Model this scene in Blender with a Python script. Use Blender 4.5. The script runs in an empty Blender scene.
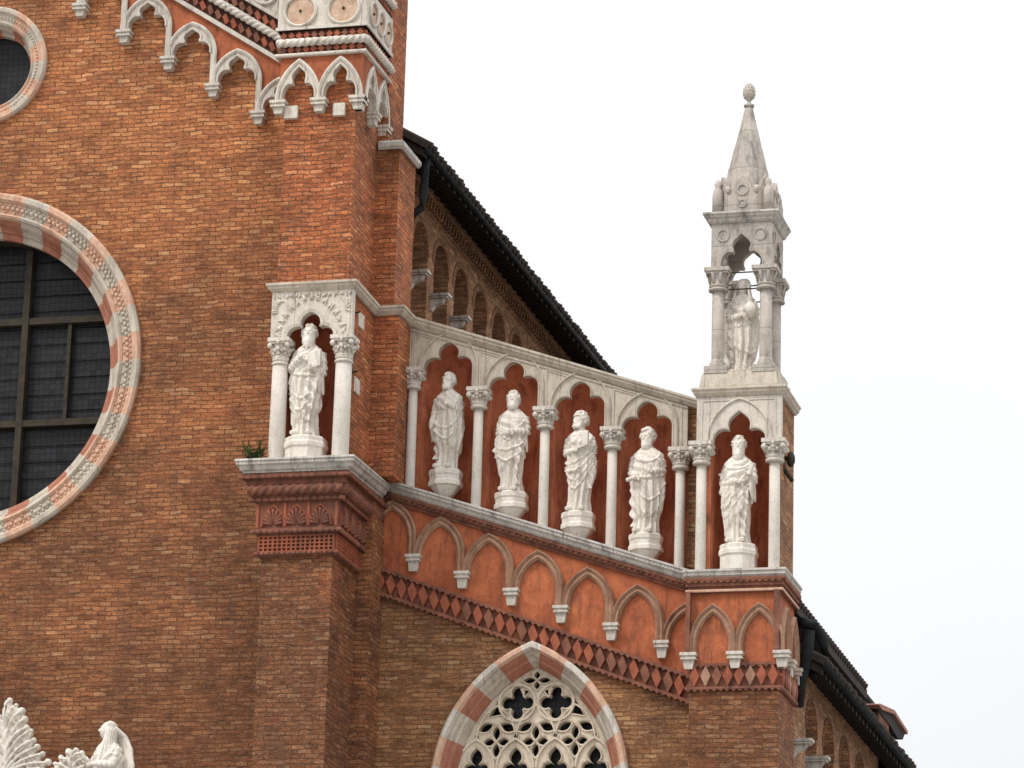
import bpy, bmesh, math, random
from math import sin, cos, pi, sqrt, atan2, exp, radians
from mathutils import Vector, Matrix
from mathutils.geometry import tessellate_polygon
random.seed(7)
scene = bpy.context.scene
col = scene.collection

# ------------------------------------------------------------------ camera
YAW, PITCH, ROLL, FPX = -2.58038074e-01, 2.81551956e-01, 2.91922450e-02, 3752.5
cd = bpy.data.cameras.new('camera'); cam = bpy.data.objects.new('camera', cd); col.objects.link(cam)
cd.sensor_width = 36.0; cd.lens = FPX/1024*36; cd.clip_end = 3000
_d = Vector((sin(YAW)*cos(PITCH), cos(YAW)*cos(PITCH), sin(PITCH)))
_r = Vector((cos(YAW), -sin(YAW), 0)); _u = _r.cross(_d)
_R = cos(ROLL)*_r+sin(ROLL)*_u; _U = -sin(ROLL)*_r+cos(ROLL)*_u
m = Matrix((_R, _U, -_d)).transposed().to_4x4(); m.translation = Vector((13.2, -50, 1.7))
cam.matrix_world = m; scene.camera = cam

# ------------------------------------------------------------------ world, sun, exposure
world = bpy.data.worlds.new('World'); scene.world = world; world.use_nodes = True
nt = world.node_tree; nt.nodes.clear()
SUN_EL, SUN_AZ = radians(50), radians(-42)      # azimuth measured from the facade's outward normal, towards its left
wo = nt.nodes.new('ShaderNodeOutputWorld'); bg = nt.nodes.new('ShaderNodeBackground')
sky = nt.nodes.new('ShaderNodeTexSky'); sky.sky_type = 'NISHITA'; sky.sun_disc = False
sky.sun_elevation = SUN_EL; sky.sun_rotation = radians(180)-SUN_AZ*-1
hs = nt.nodes.new('ShaderNodeHueSaturation'); hs.inputs['Saturation'].default_value = 0.12
tc = nt.nodes.new('ShaderNodeTexCoord'); sp = nt.nodes.new('ShaderNodeSeparateXYZ')
rp = nt.nodes.new('ShaderNodeValToRGB'); e = rp.color_ramp.elements
e[0].position = 0.0; e[0].color = (5.2, 5.3, 5.4, 1); e[1].position = 1.0; e[1].color = (24, 24, 24.3, 1)
x = e.new(0.16); x.color = (8.75, 8.9, 9.0, 1)
x = e.new(0.27); x.color = (9.75, 9.8, 9.9, 1)
x = e.new(0.40); x.color = (11.2, 11.2, 11.25, 1)
mx = nt.nodes.new('ShaderNodeMixRGB'); mx.inputs[0].default_value = 0.93   # an overcast deck in front of the clear sky
nt.links.new(sky.outputs[0], hs.inputs['Color']); nt.links.new(tc.outputs['Generated'], sp.inputs[0])
nt.links.new(sp.outputs['Z'], rp.inputs[0]); nt.links.new(hs.outputs[0], mx.inputs[1]); nt.links.new(rp.outputs[0], mx.inputs[2])
cn = nt.nodes.new('ShaderNodeTexNoise'); cn.inputs['Scale'].default_value = 3.5; cn.inputs['Detail'].default_value = 5; nt.links.new(tc.outputs['Generated'], cn.inputs[0])
cr_ = nt.nodes.new('ShaderNodeValToRGB'); cr_.color_ramp.elements[0].position = .3; cr_.color_ramp.elements[0].color = (.93, .935, .945, 1); cr_.color_ramp.elements[1].position = .7; cr_.color_ramp.elements[1].color = (1.04, 1.04, 1.04, 1)
m3 = nt.nodes.new('ShaderNodeMixRGB'); m3.blend_type = 'MULTIPLY'; m3.inputs[0].default_value = 1; nt.links.new(cn.outputs['Fac'], cr_.inputs[0]); nt.links.new(mx.outputs[0], m3.inputs[1]); nt.links.new(cr_.outputs[0], m3.inputs[2])
nt.links.new(m3.outputs[0], bg.inputs[0]); bg.inputs[1].default_value = 0.1; nt.links.new(bg.outputs[0], wo.inputs[0])
sd = bpy.data.lights.new('sun', 'SUN'); sun = bpy.data.objects.new('sun', sd); col.objects.link(sun)
sd.energy = 1.7; sd.angle = radians(12); sd.color = (1, .96, .9)
sv = Vector((sin(SUN_AZ)*cos(SUN_EL), -cos(SUN_AZ)*cos(SUN_EL), sin(SUN_EL)))
sun.rotation_euler = sv.to_track_quat('Z', 'Y').to_euler(); sun.location = (-20, -40, 60)
scene.view_settings.view_transform = 'Standard'; scene.view_settings.look = 'None'
scene.view_settings.gamma = 1; scene.view_settings.use_curve_mapping = False
scene.view_settings.exposure = 0.12

# ------------------------------------------------------------------ materials
def newmat(name, rough=.9):
    mt = bpy.data.materials.new(name); mt.use_nodes = True
    n = mt.node_tree.nodes; b = n['Principled BSDF']; b.inputs['Roughness'].default_value = rough
    b.inputs['Specular IOR Level'].default_value = .25
    return mt, n, mt.node_tree.links, b
def c4(c): return (c[0], c[1], c[2], 1)
def mix(n, l, fac, a, b, mode='MIX'):
    q = n.new('ShaderNodeMixRGB'); q.blend_type = mode
    for i, v in enumerate((fac, a, b)):
        if hasattr(v, 'is_output'): l.new(v, q.inputs[i])
        elif isinstance(v, (int, float)): q.inputs[i].default_value = v
        else: q.inputs[i].default_value = c4(v)
    return q.outputs[0]
def noise(n, l, vec, scale, detail=5, rough=.6, stretch=None):
    if stretch:
        mp = n.new('ShaderNodeMapping'); mp.inputs['Scale'].default_value = stretch; l.new(vec, mp.inputs[0]); vec = mp.outputs[0]
    q = n.new('ShaderNodeTexNoise'); q.inputs['Scale'].default_value = scale; q.inputs['Detail'].default_value = detail
    q.inputs['Roughness'].default_value = rough; l.new(vec, q.inputs[0]); return q.outputs['Fac']
def ramp(n, l, fac, stops, const=False):
    q = n.new('ShaderNodeValToRGB'); r = q.color_ramp
    if const: r.interpolation = 'CONSTANT'
    while len(r.elements) < len(stops): r.elements.new(.5)
    for e_, (p, c) in zip(r.elements, stops):
        e_.position = p; e_.color = c4(c) if not isinstance(c, (int, float)) else (c, c, c, 1)
    l.new(fac, q.inputs[0]); return q.outputs[0]
def objco(n): return n.new('ShaderNodeTexCoord').outputs['Object']
def bump(n, l, b, h, s, d=.01, prev=None):
    q = n.new('ShaderNodeBump'); q.inputs['Strength'].default_value = s; q.inputs['Distance'].default_value = d
    l.new(h, q.inputs['Height'])
    if prev: l.new(prev, q.inputs['Normal'])
    l.new(q.outputs[0], b.inputs['Normal']); return q.outputs[0]

def brick_mat(name, cols, mortar, patch_a, patch_b, amt=.6, soot=0):
    mt, n, l, b = newmat(name)
    uv = n.new('ShaderNodeUVMap').outputs[0]; oc = objco(n)
    wob = n.new('ShaderNodeTexNoise'); wob.inputs['Scale'].default_value = 2.2; wob.inputs['Detail'].default_value = 3
    l.new(oc, wob.inputs[0])
    sb = n.new('ShaderNodeVectorMath'); sb.operation = 'SUBTRACT'; l.new(wob.outputs['Color'], sb.inputs[0]); sb.inputs[1].default_value = (.5, .5, .5)
    sc = n.new('ShaderNodeVectorMath'); sc.operation = 'SCALE'; l.new(sb.outputs[0], sc.inputs[0]); sc.inputs['Scale'].default_value = .085
    wo2 = n.new('ShaderNodeTexNoise'); wo2.inputs['Scale'].default_value = 14; wo2.inputs['Detail'].default_value = 2; l.new(oc, wo2.inputs[0])
    sb2 = n.new('ShaderNodeVectorMath'); sb2.operation = 'SUBTRACT'; l.new(wo2.outputs['Color'], sb2.inputs[0]); sb2.inputs[1].default_value = (.5, .5, .5)
    sc2 = n.new('ShaderNodeVectorMath'); sc2.operation = 'SCALE'; l.new(sb2.outputs[0], sc2.inputs[0]); sc2.inputs['Scale'].default_value = .024
    ad = n.new('ShaderNodeVectorMath'); l.new(uv, ad.inputs[0]); l.new(sc.outputs[0], ad.inputs[1])
    ad2 = n.new('ShaderNodeVectorMath'); l.new(ad.outputs[0], ad2.inputs[0]); l.new(sc2.outputs[0], ad2.inputs[1])
    br = n.new('ShaderNodeTexBrick'); l.new(ad2.outputs[0], br.inputs['Vector'])
    br.offset = .5; br.squash = 1.0; br.inputs['Scale'].default_value = 1
    br.inputs['Brick Width'].default_value = .20; br.inputs['Row Height'].default_value = .0665
    br.inputs['Mortar Size'].default_value = .0085; br.inputs['Mortar Smooth'].default_value = .6
    br.inputs['Color1'].default_value = (0, 0, 0, 1); br.inputs['Color2'].default_value = (1, 1, 1, 1); br.inputs['Mortar'].default_value = (.4, .4, .4, 1)
    base = ramp(n, l, br.outputs['Color'], cols)
    # weathering of whole areas, and of small groups of bricks
    bn = noise(n, l, oc, .42, 7, .66)
    if soot:                                                    # the lower courses are dirtier than the washed upper ones
        sz = n.new('ShaderNodeSeparateXYZ'); l.new(oc, sz.inputs[0])
        m1 = n.new('ShaderNodeMapRange'); m1.inputs['From Min'].default_value = 20.5; m1.inputs['From Max'].default_value = 13
        m1.inputs['To Min'].default_value = -soot; m1.inputs['To Max'].default_value = soot; l.new(sz.outputs['Z'], m1.inputs['Value'])
        m2 = n.new('ShaderNodeMath'); l.new(bn, m2.inputs[0]); l.new(m1.outputs[0], m2.inputs[1]); bn = m2.outputs[0]
    big = ramp(n, l, bn, [(.36, 0), (.64, 1)])
    med = noise(n, l, oc, 2.6, 5, .7, (1, 1, 3.2))
    k = mix(n, l, amt, base, mix(n, l, big, patch_a, patch_b), 'MULTIPLY')
    k = mix(n, l, 1.0, k, ramp(n, l, med, [(.28, (.44, .41, .40)), (.5, (1.0, 1.0, 1.0)), (.72, (1.42, 1.40, 1.34))]), 'MULTIPLY')
    sm = noise(n, l, oc, 30, 4, .7, (.5, .5, 1.6))
    k = mix(n, l, 1.0, k, ramp(n, l, sm, [(.26, (.50, .46, .44)), (.5, (1, 1, 1)), (.74, (1.5, 1.5, 1.45))]), 'MULTIPLY')
    hz = noise(n, l, oc, 7, 6, .75, (.5, .5, 6))
    k = mix(n, l, 1.0, k, ramp(n, l, hz, [(.3, (.62, .58, .56)), (.5, (1, 1, 1)), (.7, (1.3, 1.27, 1.2))]), 'MULTIPLY')
    fine = noise(n, l, oc, 85, 3, .7)
    k = mix(n, l, 1.0, k, ramp(n, l, fine, [(.3, (.48, .44, .42)), (.5, (1, 1, 1)), (.7, (1.6, 1.58, 1.5))]), 'MULTIPLY')
    vp = n.new('ShaderNodeTexVoronoi'); vp.inputs['Scale'].default_value = .9; mpp = n.new('ShaderNodeMapping'); mpp.inputs['Scale'].default_value = (1, 1, 1.8)
    l.new(oc, mpp.inputs[0]); l.new(mpp.outputs[0], vp.inputs['Vector'])
    k = mix(n, l, .85, k, ramp(n, l, vp.outputs['Color'], [(0, (.80, .76, .74)), (.35, (1, 1, 1)), (.7, (1.02, 1.0, .98)), (1, (1.22, 1.20, 1.14))]), 'MULTIPLY')
    # salt and lime bloom in spots
    sp_ = ramp(n, l, noise(n, l, oc, 11, 6, .8, (.7, .7, 2.2)), [(.54, 0), (.68, .55)])
    k = mix(n, l, sp_, k, (.43, .29, .19))
    sp2 = ramp(n, l, noise(n, l, oc, 42, 3, .7, (.6, .6, 1.8)), [(.60, 0), (.70, .7)])
    k = mix(n, l, sp2, k, (.47, .32, .20))
    st_ = ramp(n, l, noise(n, l, oc, 1.6, 6, .7, (2.2, 2.2, .35)), [(.56, 0), (.74, .55)])      # long water stains
    k = mix(n, l, st_, k, (.10, .062, .042))
    mf = n.new('ShaderNodeMath'); mf.operation = 'MULTIPLY'; l.new(br.outputs['Fac'], mf.inputs[0])
    l.new(ramp(n, l, noise(n, l, oc, 7, 6, .75), [(.34, .05), (.62, 1.0)]), mf.inputs[1])
    k = mix(n, l, mf.outputs[0], k, mortar)
    l.new(k, b.inputs['Base Color'])
    inv = n.new('ShaderNodeMath'); inv.operation = 'SUBTRACT'; inv.inputs[0].default_value = 1; l.new(br.outputs['Fac'], inv.inputs[1])
    p = bump(n, l, b, inv.outputs[0], .7, .012)
    p = bump(n, l, b, br.outputs['Color'], .35, .010, p)
    bump(n, l, b, sm, .6, .010, p)
    return mt
BC = [(0, (.185, .066, .034)), (.2, (.245, .088, .042)), (.45, (.30, .115, .052)), (.7, (.34, .142, .068)), (.9, (.385, .178, .090)), (1, (.46, .25, .14))]
def tint(cs, t): return [(p, (c[0]*t[0], c[1]*t[1], c[2]*t[2])) for p, c in cs]
M = {}
MU = (.315, .142, .072)                                        # the bricks differ only mildly; dirt and wear do the rest
BC = [(p, tuple((c[i]*(.97, 1.03, 1.02)[i])*.72+MU[i]*.28 for i in range(3))) for p, c in BC]
M['brick'] = brick_mat('nave_brick', BC, (.085, .042, .026), (1.38, 1.25, 1.08), (.56, .54, .53), .95, .11)
M['brick_red'] = brick_mat('pier_brick', tint(BC, (1.02, .90, .86)), (.085, .046, .030), (1.24, 1.06, .94), (.54, .58, .60), 1.0, .11)
M['brick_tan'] = brick_mat('aisle_brick', tint(BC, (.84, .98, 1.0)), (.12, .062, .037), (1.08, 1.04, .96), (.74, .68, .66), .7)
BP = [(0, (.23, .115, .062)), (.5, (.29, .155, .085)), (.85, (.34, .19, .11)), (1, (.41, .26, .155))]
M['brick_pale'] = brick_mat('flank_brick', BP, (.16, .095, .06), (1.05, 1.03, 1.0), (.86, .82, .8), .5)

M['brick_shade'] = brick_mat('shaded_recess_brick', [(p, (c[0]*.30, c[1]*.25, c[2]*.27)) for p, c in BP], (.05, .03, .022), (1.05, 1, 1), (.7, .68, .66), .6)  # flank brick darkened in colour, painting shade into the blind arch recesses
def stone_mat(name, lo, hi, dirt, dirt_amt=.7, scale=3.0, bmp=.4, streak=True, joints=None):
    mt, n, l, b = newmat(name, .8); oc = objco(n)
    a = noise(n, l, oc, scale, 8, .65)
    k = mix(n, l, ramp(n, l, a, [(.3, 0), (.7, 1)]), lo, hi)
    f = noise(n, l, oc, 4.5, 7, .75, (1.8, 1.8, .45) if streak else (1, 1, 1))
    fr = ramp(n, l, f, [(.50, 0), (.70, dirt_amt)])
    k = mix(n, l, fr, k, dirt)
    f2 = noise(n, l, oc, 1.1, 7, .7, (2.6, 2.6, .5) if streak else (1, 1, 1))
    k = mix(n, l, ramp(n, l, f2, [(.52, 0), (.68, dirt_amt*.55)]), k, dirt)
    if joints:
        br = n.new('ShaderNodeTexBrick'); l.new(n.new('ShaderNodeUVMap').outputs[0], br.inputs['Vector']); br.inputs['Scale'].default_value = 1
        br.inputs['Brick Width'].default_value = joints[0]; br.inputs['Row Height'].default_value = joints[1]; br.inputs['Mortar Size'].default_value = .004
        br.inputs['Color1'].default_value = (.88, .88, .88, 1); br.inputs['Color2'].default_value = (1.06, 1.05, 1.03, 1); br.inputs['Mortar'].default_value = (.42, .39, .36, 1)
        k = mix(n, l, 1.0, k, br.outputs['Color'], 'MULTIPLY')
    g = noise(n, l, oc, 28, 6, .75)
    k = mix(n, l, 1.0, k, ramp(n, l, g, [(.25, (.72, .70, .67)), (.5, (1, 1, 1)), (.8, (1.12, 1.12, 1.12))]), 'MULTIPLY')
    l.new(k, b.inputs['Base Color'])
    p = bump(n, l, b, g, bmp, .012); bump(n, l, b, a, bmp*.5, .03, p)
    return mt
M['marble'] = stone_mat('weathered_white_stone', (.57, .52, .45), (.70, .655, .585), (.22, .18, .145), .7, joints=(.83, 30))
M['marble_tan'] = stone_mat('cream_stone', (.50, .435, .355), (.64, .575, .485), (.24, .19, .145), .75, joints=(1.13, 40))
M['cream'] = stone_mat('cream_tracery_stone', (.58, .49, .38), (.72, .635, .51), (.26, .20, .145), .6)
M['shaft'] = stone_mat('grey_white_column_stone', (.54, .495, .435), (.655, .61, .545), (.30, .27, .245), .4)
M['statue'] = stone_mat('statue_stone', (.67, .62, .545), (.80, .755, .68), (.24, .20, .16), .45, 5, .4)
M['pinkish'] = stone_mat('rosy_weathered_stone', (.40, .355, .315), (.55, .505, .45), (.15, .135, .12), .9, joints=(1.9, .62))
M['ledge'] = stone_mat('lichened_ledge_stone', (.43, .40, .36), (.62, .585, .535), (.085, .078, .066), .85, 2.6, joints=(.97, 40))
M['plaster'] = stone_mat('red_plaster', (.27, .070, .032), (.54, .165, .068), (.15, .055, .034), .95, 2.6, .4)
M['plaster_deep'] = stone_mat('deep_red_plaster', (.50, .145, .075), (.70, .26, .135), (.17, .052, .034), .95, 2.8, .3)
M['terra'] = stone_mat('terracotta', (.15, .060, .040), (.29, .115, .070), (.06, .034, .026), .85, 5, .5)
M['terra_red'] = stone_mat('red_terracotta', (.26, .075, .042), (.40, .12, .062), (.10, .042, .030), .8, 5, .5)
M['terra_dark'] = stone_mat('dark_terracotta', (.075, .035, .026), (.13, .055, .038), (.03, .02, .016), .6, 5, .5)
M['terra_buff'] = stone_mat('buff_terracotta', (.29, .155, .10), (.44, .27, .18), (.14, .07, .047), .7, 5, .5)
M['rosso'] = stone_mat('rosso_marble', (.53, .29, .19), (.66, .46, .34), (.30, .17, .12), .6, 8, .35)
M['rosso_pale'] = stone_mat('pale_rosso_marble', (.56, .30, .19), (.68, .49, .37), (.33, .19, .13), .7, 9, .4)
M['rosso_deep'] = stone_mat('rosso_marble_smooth', (.33, .12, .075), (.46, .21, .14), (.2, .09, .06), .4, 6, .3)
M['disc'] = stone_mat('veined_orange_disc', (.50, .31, .20), (.66, .50, .38), (.30, .17, .11), .6, 7, .3)
M['dark'] = stone_mat('dark_timber', (.016, .013, .012), (.035, .027, .022), (.008, .008, .008), .5, 6, .3)
M['tile'] = stone_mat('roof_tile', (.022, .018, .017), (.055, .036, .029), (.012, .011, .011), .7, 6, .5)
M['tile_red'] = stone_mat('red_roof_tile', (.28, .12, .09), (.40, .20, .15), (.12, .08, .06), .6, 6, .5)
M['paving'] = stone_mat('paving_stone', (.24, .23, .215), (.34, .33, .31), (.15, .14, .13), .5, 1.2, .3, False)
mt, n, l, b = newmat('painted_metal_pipe', .7); b.inputs['Specular IOR Level'].default_value = .12; b.inputs['Base Color'].default_value = (.014, .016, .018, 1)
l.new(ramp(n, l, noise(n, l, objco(n), 6), [(.35, (.006, .0065, .007)), (.8, (.026, .029, .030))]), b.inputs['Base Color']); M['pipe'] = mt
mt, n, l, b = newmat('iron_frame', .7)
l.new(ramp(n, l, noise(n, l, objco(n), 7), [(.3, (.022, .017, .011)), (.75, (.055, .043, .026))]), b.inputs['Base Color']); M['iron'] = mt
mt, n, l, b = newmat('leaded_glass', .32)
oc = objco(n); mp = n.new('ShaderNodeMapping'); mp.inputs['Scale'].default_value = (11, .01, 11); l.new(oc, mp.inputs[0])
vo = n.new('ShaderNodeTexVoronoi'); vo.feature = 'DISTANCE_TO_EDGE'; vo.inputs['Randomness'].default_value = .25; vo.inputs['Scale'].default_value = 1; l.new(mp.outputs[0], vo.inputs['Vector'])
vc = n.new('ShaderNodeTexVoronoi'); vc.inputs['Randomness'].default_value = .25; vc.inputs['Scale'].default_value = 1; l.new(mp.outputs[0], vc.inputs['Vector'])
pane = ramp(n, l, vc.outputs['Color'], [(0, (.008, .0085, .011)), (1, (.026, .027, .032))])
pane = mix(n, l, ramp(n, l, noise(n, l, oc, 2, 5), [(.35, 0), (.7, .8)]), pane, (.018, .018, .021))
l.new(mix(n, l, ramp(n, l, vo.outputs['Distance'], [(.04, 1), (.1, 0)]), pane, (.006, .006, .007)), b.inputs['Base Color'])
bump(n, l, b, vc.outputs['Color'], .9, .02); l.new(ramp(n, l, vc.outputs['Color'], [(0, .25), (1, .6)]), b.inputs['Roughness']); b.inputs['Specular IOR Level'].default_value = .22; M['glass'] = mt
mt, n, l, b = newmat('plant_green', .7)
l.new(ramp(n, l, noise(n, l, objco(n), 20), [(.3, (.022, .045, .012)), (.7, (.075, .095, .03))]), b.inputs['Base Color']); M['leaf'] = mt

# ------------------------------------------------------------------ mesh helpers
class G:
    def __init__(s): s.v = []; s.f = []; s.m = []; s.sm = []
    def add(s, vs, fs, mi=0, smooth=False):
        o = len(s.v); s.v += [tuple(p) for p in vs]
        for f in fs: s.f.append([o+i for i in f]); s.m.append(mi); s.sm.append(smooth)
        return s
    def box(s, x0, x1, y0, y1, z0, z1, mi=0):
        v = [(x, y, z) for x in (x0, x1) for y in (y0, y1) for z in (z0, z1)]
        return s.add(v, [(0,1,3,2),(4,6,7,5),(0,4,5,1),(2,3,7,6),(0,2,6,4),(1,5,7,3)], mi)
def front(y0): return lambda u, v, d: (u, y0-d, v)          # face of the building looking out to -y
def side(x0): return lambda u, v, d: (x0+d, u, v)           # face looking out to +x
def plate(g, loops, d0, d1, F, mi=0, smooth=False):
    tris = tessellate_polygon([[Vector((p[0], p[1], 0)) for p in L] for L in loops])
    flat = [p for L in loops for p in L]; n = len(flat)
    vs = [F(p[0], p[1], d0) for p in flat]+[F(p[0], p[1], d1) for p in flat]
    fs = [tuple(t) for t in tris]+[tuple(i+n for i in t) for t in tris]
    o = 0
    for L in loops:
        k = len(L)
        for i in range(k):
            j = (i+1) % k; fs.append((o+i, o+j, o+j+n, o+i+n))
        o += k
    g.add(vs, fs, mi)
def prism_z(g, poly, zb, zt, mi=0):
    tris = tessellate_polygon([[Vector((p[0], p[1], 0)) for p in poly]]); n = len(poly)
    vs = [(p[0], p[1], zb(p[0])) for p in poly]+[(p[0], p[1], zt(p[0])) for p in poly]
    fs = [tuple(t) for t in tris]+[tuple(i+n for i in t) for t in tris]
    fs += [(i, (i+1) % n, (i+1) % n+n, i+n) for i in range(n)]
    g.add(vs, fs, mi)
def sweep(g, path, prof, mi=0, matf=None):
    """profile (out, up) carried along a path of wall points, mitred in plan; out is to the right of travel"""
    P = [Vector(p) for p in path]; k = len(prof); rows = []
    for i, p in enumerate(P):
        ns = []
        if i > 0: d = P[i]-P[i-1]; ns.append(Vector((d.y, -d.x)).normalized())
        if i < len(P)-1: d = P[i+1]-P[i]; ns.append(Vector((d.y, -d.x)).normalized())
        if len(ns) == 2: mm = (ns[0]+ns[1])/(1+ns[0].dot(ns[1]))
        else: mm = ns[0]
        rows.append([(p.x+mm.x*o, p.y+mm.y*o, p.z+u) for o, u in prof])
    vs = [q for r in rows for q in r]; fs = []
    for i in range(len(P)-1):
        for j in range(k):
            a = i*k+j; b_ = i*k+(j+1) % k; fs.append((a, b_, b_+k, a+k))
    fs.append(tuple(range(k))); fs.append(tuple((len(P)-1)*k+j for j in range(k)))
    g.add(vs, fs, mi)
def mould(g, pts, prof, F, closed=False, mi=0, matf=None, smooth=False):
    """profile (n, d) carried along a 2-D curve on a face; n = to the left of travel, d = out of the face"""
    N = len(pts); k = len(prof); rows = []
    for i in range(N):
        a = pts[i-1] if (i > 0 or closed) else None; c = pts[(i+1) % N] if (i < N-1 or closed) else None; p = pts[i]
        ns = []
        for q0, q1 in ((a, p), (p, c)):
            if q0 is None or q1 is None: continue
            dx, dz = q1[0]-q0[0], q1[1]-q0[1]; L = math.hypot(dx, dz) or 1; ns.append((-dz/L, dx/L))
        if len(ns) == 2:
            dt = 1+ns[0][0]*ns[1][0]+ns[0][1]*ns[1][1]; dt = max(dt, .55); nx, nz = (ns[0][0]+ns[1][0])/dt, (ns[0][1]+ns[1][1])/dt
        else: nx, nz = ns[0]
        rows.append([F(p[0]+nx*o, p[1]+nz*o, d) for o, d in prof])
    vs = [q for r in rows for q in r]
    S = N if closed else N-1; base = len(g.v); g.v += vs
    for i in range(S):
        i2 = (i+1) % N; mm = matf(i) if matf else mi
        for j in range(k):
            j2 = (j+1) % k
            g.f.append([base+i*k+j, base+i*k+j2, base+i2*k+j2, base+i2*k+j]); g.m.append(mm); g.sm.append(smooth)
    if not closed:
        g.f.append([base+j for j in range(k)]); g.f.append([base+(N-1)*k+j for j in range(k)])
        g.m += [matf(0) if matf else mi, matf(S-1) if matf else mi]; g.sm += [False, False]
def tube(g, pts, rad, seg=10, mi=0, smooth=True, rope=0, strands=3, amp=.28, caps=True):
    P = [Vector(p) for p in pts]; n = len(P)
    if not isinstance(rad, (list, tuple)): rad = [rad]*n
    ref = Vector((0, 0, 1)); L = 0; rows = []
    for i in range(n):
        t = (P[min(i+1, n-1)]-P[max(i-1, 0)]).normalized()
        a = ref if abs(t.dot(ref)) < .95 else Vector((0, 1, 0))
        u = t.cross(a).normalized(); w = u.cross(t)
        if i: L += (P[i]-P[i-1]).length
        row = []
        for j in range(seg):
            th = 2*pi*j/seg; r_ = rad[i]
            if rope: r_ *= 1-amp+amp*abs(cos(strands/2*(th-rope*L)))*1.3
            row.append(P[i]+(u*cos(th)+w*sin(th))*r_)
        rows.append(row)
    vs = [q for r in rows for q in r]
    fs = [(i*seg+j, i*seg+(j+1) % seg, (i+1)*seg+(j+1) % seg, (i+1)*seg+j) for i in range(n-1) for j in range(seg)]
    if caps: fs += [tuple(range(seg)), tuple((n-1)*seg+j for j in range(seg))]
    g.add(vs, fs, mi, smooth)
def dense(a, b, step):
    a, b = Vector(a), Vector(b); k = max(2, int((b-a).length/step)); return [a.lerp(b, i/k) for i in range(k+1)]
def lathe(g, c, prof, seg=20, mi=0, smooth=True, sx=1, sy=1, rot=0):
    vs = [(c[0]+sx*r*cos(rot+2*pi*j/seg), c[1]+sy*r*sin(rot+2*pi*j/seg), c[2]+z) for r, z in prof for j in range(seg)]
    fs = [(i*seg+j, i*seg+(j+1) % seg, (i+1)*seg+(j+1) % seg, (i+1)*seg+j) for i in range(len(prof)-1) for j in range(seg)]
    fs += [tuple(range(seg)), tuple((len(prof)-1)*seg+j for j in range(seg))]
    g.add(vs, fs, mi, smooth)
def ball(g, c, r, mi=0, s=(1, 1, 1), seg=10, fn=None):
    rings = seg//2+1; vs = []; fs = []
    for i in range(rings+1):
        ph = pi*i/rings
        for j in range(seg):
            th = 2*pi*j/seg; d = Vector((sin(ph)*cos(th), sin(ph)*sin(th), cos(ph))); k = fn(d) if fn else 1
            vs.append((c[0]+d.x*r*s[0]*k, c[1]+d.y*r*s[1]*k, c[2]+d.z*r*s[2]*k))
    for i in range(rings):
        for j in range(seg): fs.append((i*seg+j, i*seg+(j+1) % seg, (i+1)*seg+(j+1) % seg, (i+1)*seg+j))
    g.add(vs, fs, mi, True)

def to_mesh(name, g, mats, org=Vector((0, 0, 0))):
    me = bpy.data.meshes.new(name); me.from_pydata([tuple(Vector(p)-org) for p in g.v], [], g.f); me.update()
    for k in mats: me.materials.append(M[k])
    me.polygons.foreach_set('material_index', g.m); me.polygons.foreach_set('use_smooth', g.sm)
    bm = bmesh.new(); bm.from_mesh(me); bmesh.ops.remove_doubles(bm, verts=bm.verts, dist=1e-5)
    bmesh.ops.recalc_face_normals(bm, faces=bm.faces)
    uvl = bm.loops.layers.uv.new('UVMap')
    for f in bm.faces:
        nn = f.normal; ax, ay, az = abs(nn.x), abs(nn.y), abs(nn.z)
        for lp in f.loops:
            w = lp.vert.co+org
            if az > ax and az > ay: lp[uvl].uv = (w.x, w.y)
            elif ax > ay: lp[uvl].uv = (w.y+.1, w.z)
            else: lp[uvl].uv = (w.x, w.z)
    bm.to_mesh(me); bm.free(); return me
def tag(o, label=None, cat=None, group=None, kind=None):
    for k, v in (('label', label), ('category', cat), ('group', group), ('kind', kind)):
        if v: o[k] = v
    return o
WORLD = {}
def empty(name, loc, label, cat, group=None):
    o = bpy.data.objects.new(name, None); col.objects.link(o); o.location = loc; o.empty_display_size = .3
    WORLD[o.name] = Vector(loc); return tag(o, label, cat, group)
def obj(name, g, mats, parent=None, org=None, label=None, bevel=0):
    pw = WORLD[parent.name] if parent else Vector((0, 0, 0))
    if org is None:
        if parent: org = pw
        else: org = Vector((0, 0, 0))
    org = Vector(org)
    o = bpy.data.objects.new(name, to_mesh(name, g, mats, org)); col.objects.link(o); WORLD[o.name] = org
    o.location = org-pw
    if parent: o.parent = parent
    if label: o['label'] = label
    if bevel:
        md = o.modifiers.new('bevel', 'BEVEL'); md.width = bevel; md.segments = 2; md.limit_method = 'ANGLE'; md.angle_limit = radians(40)
    return o

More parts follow.
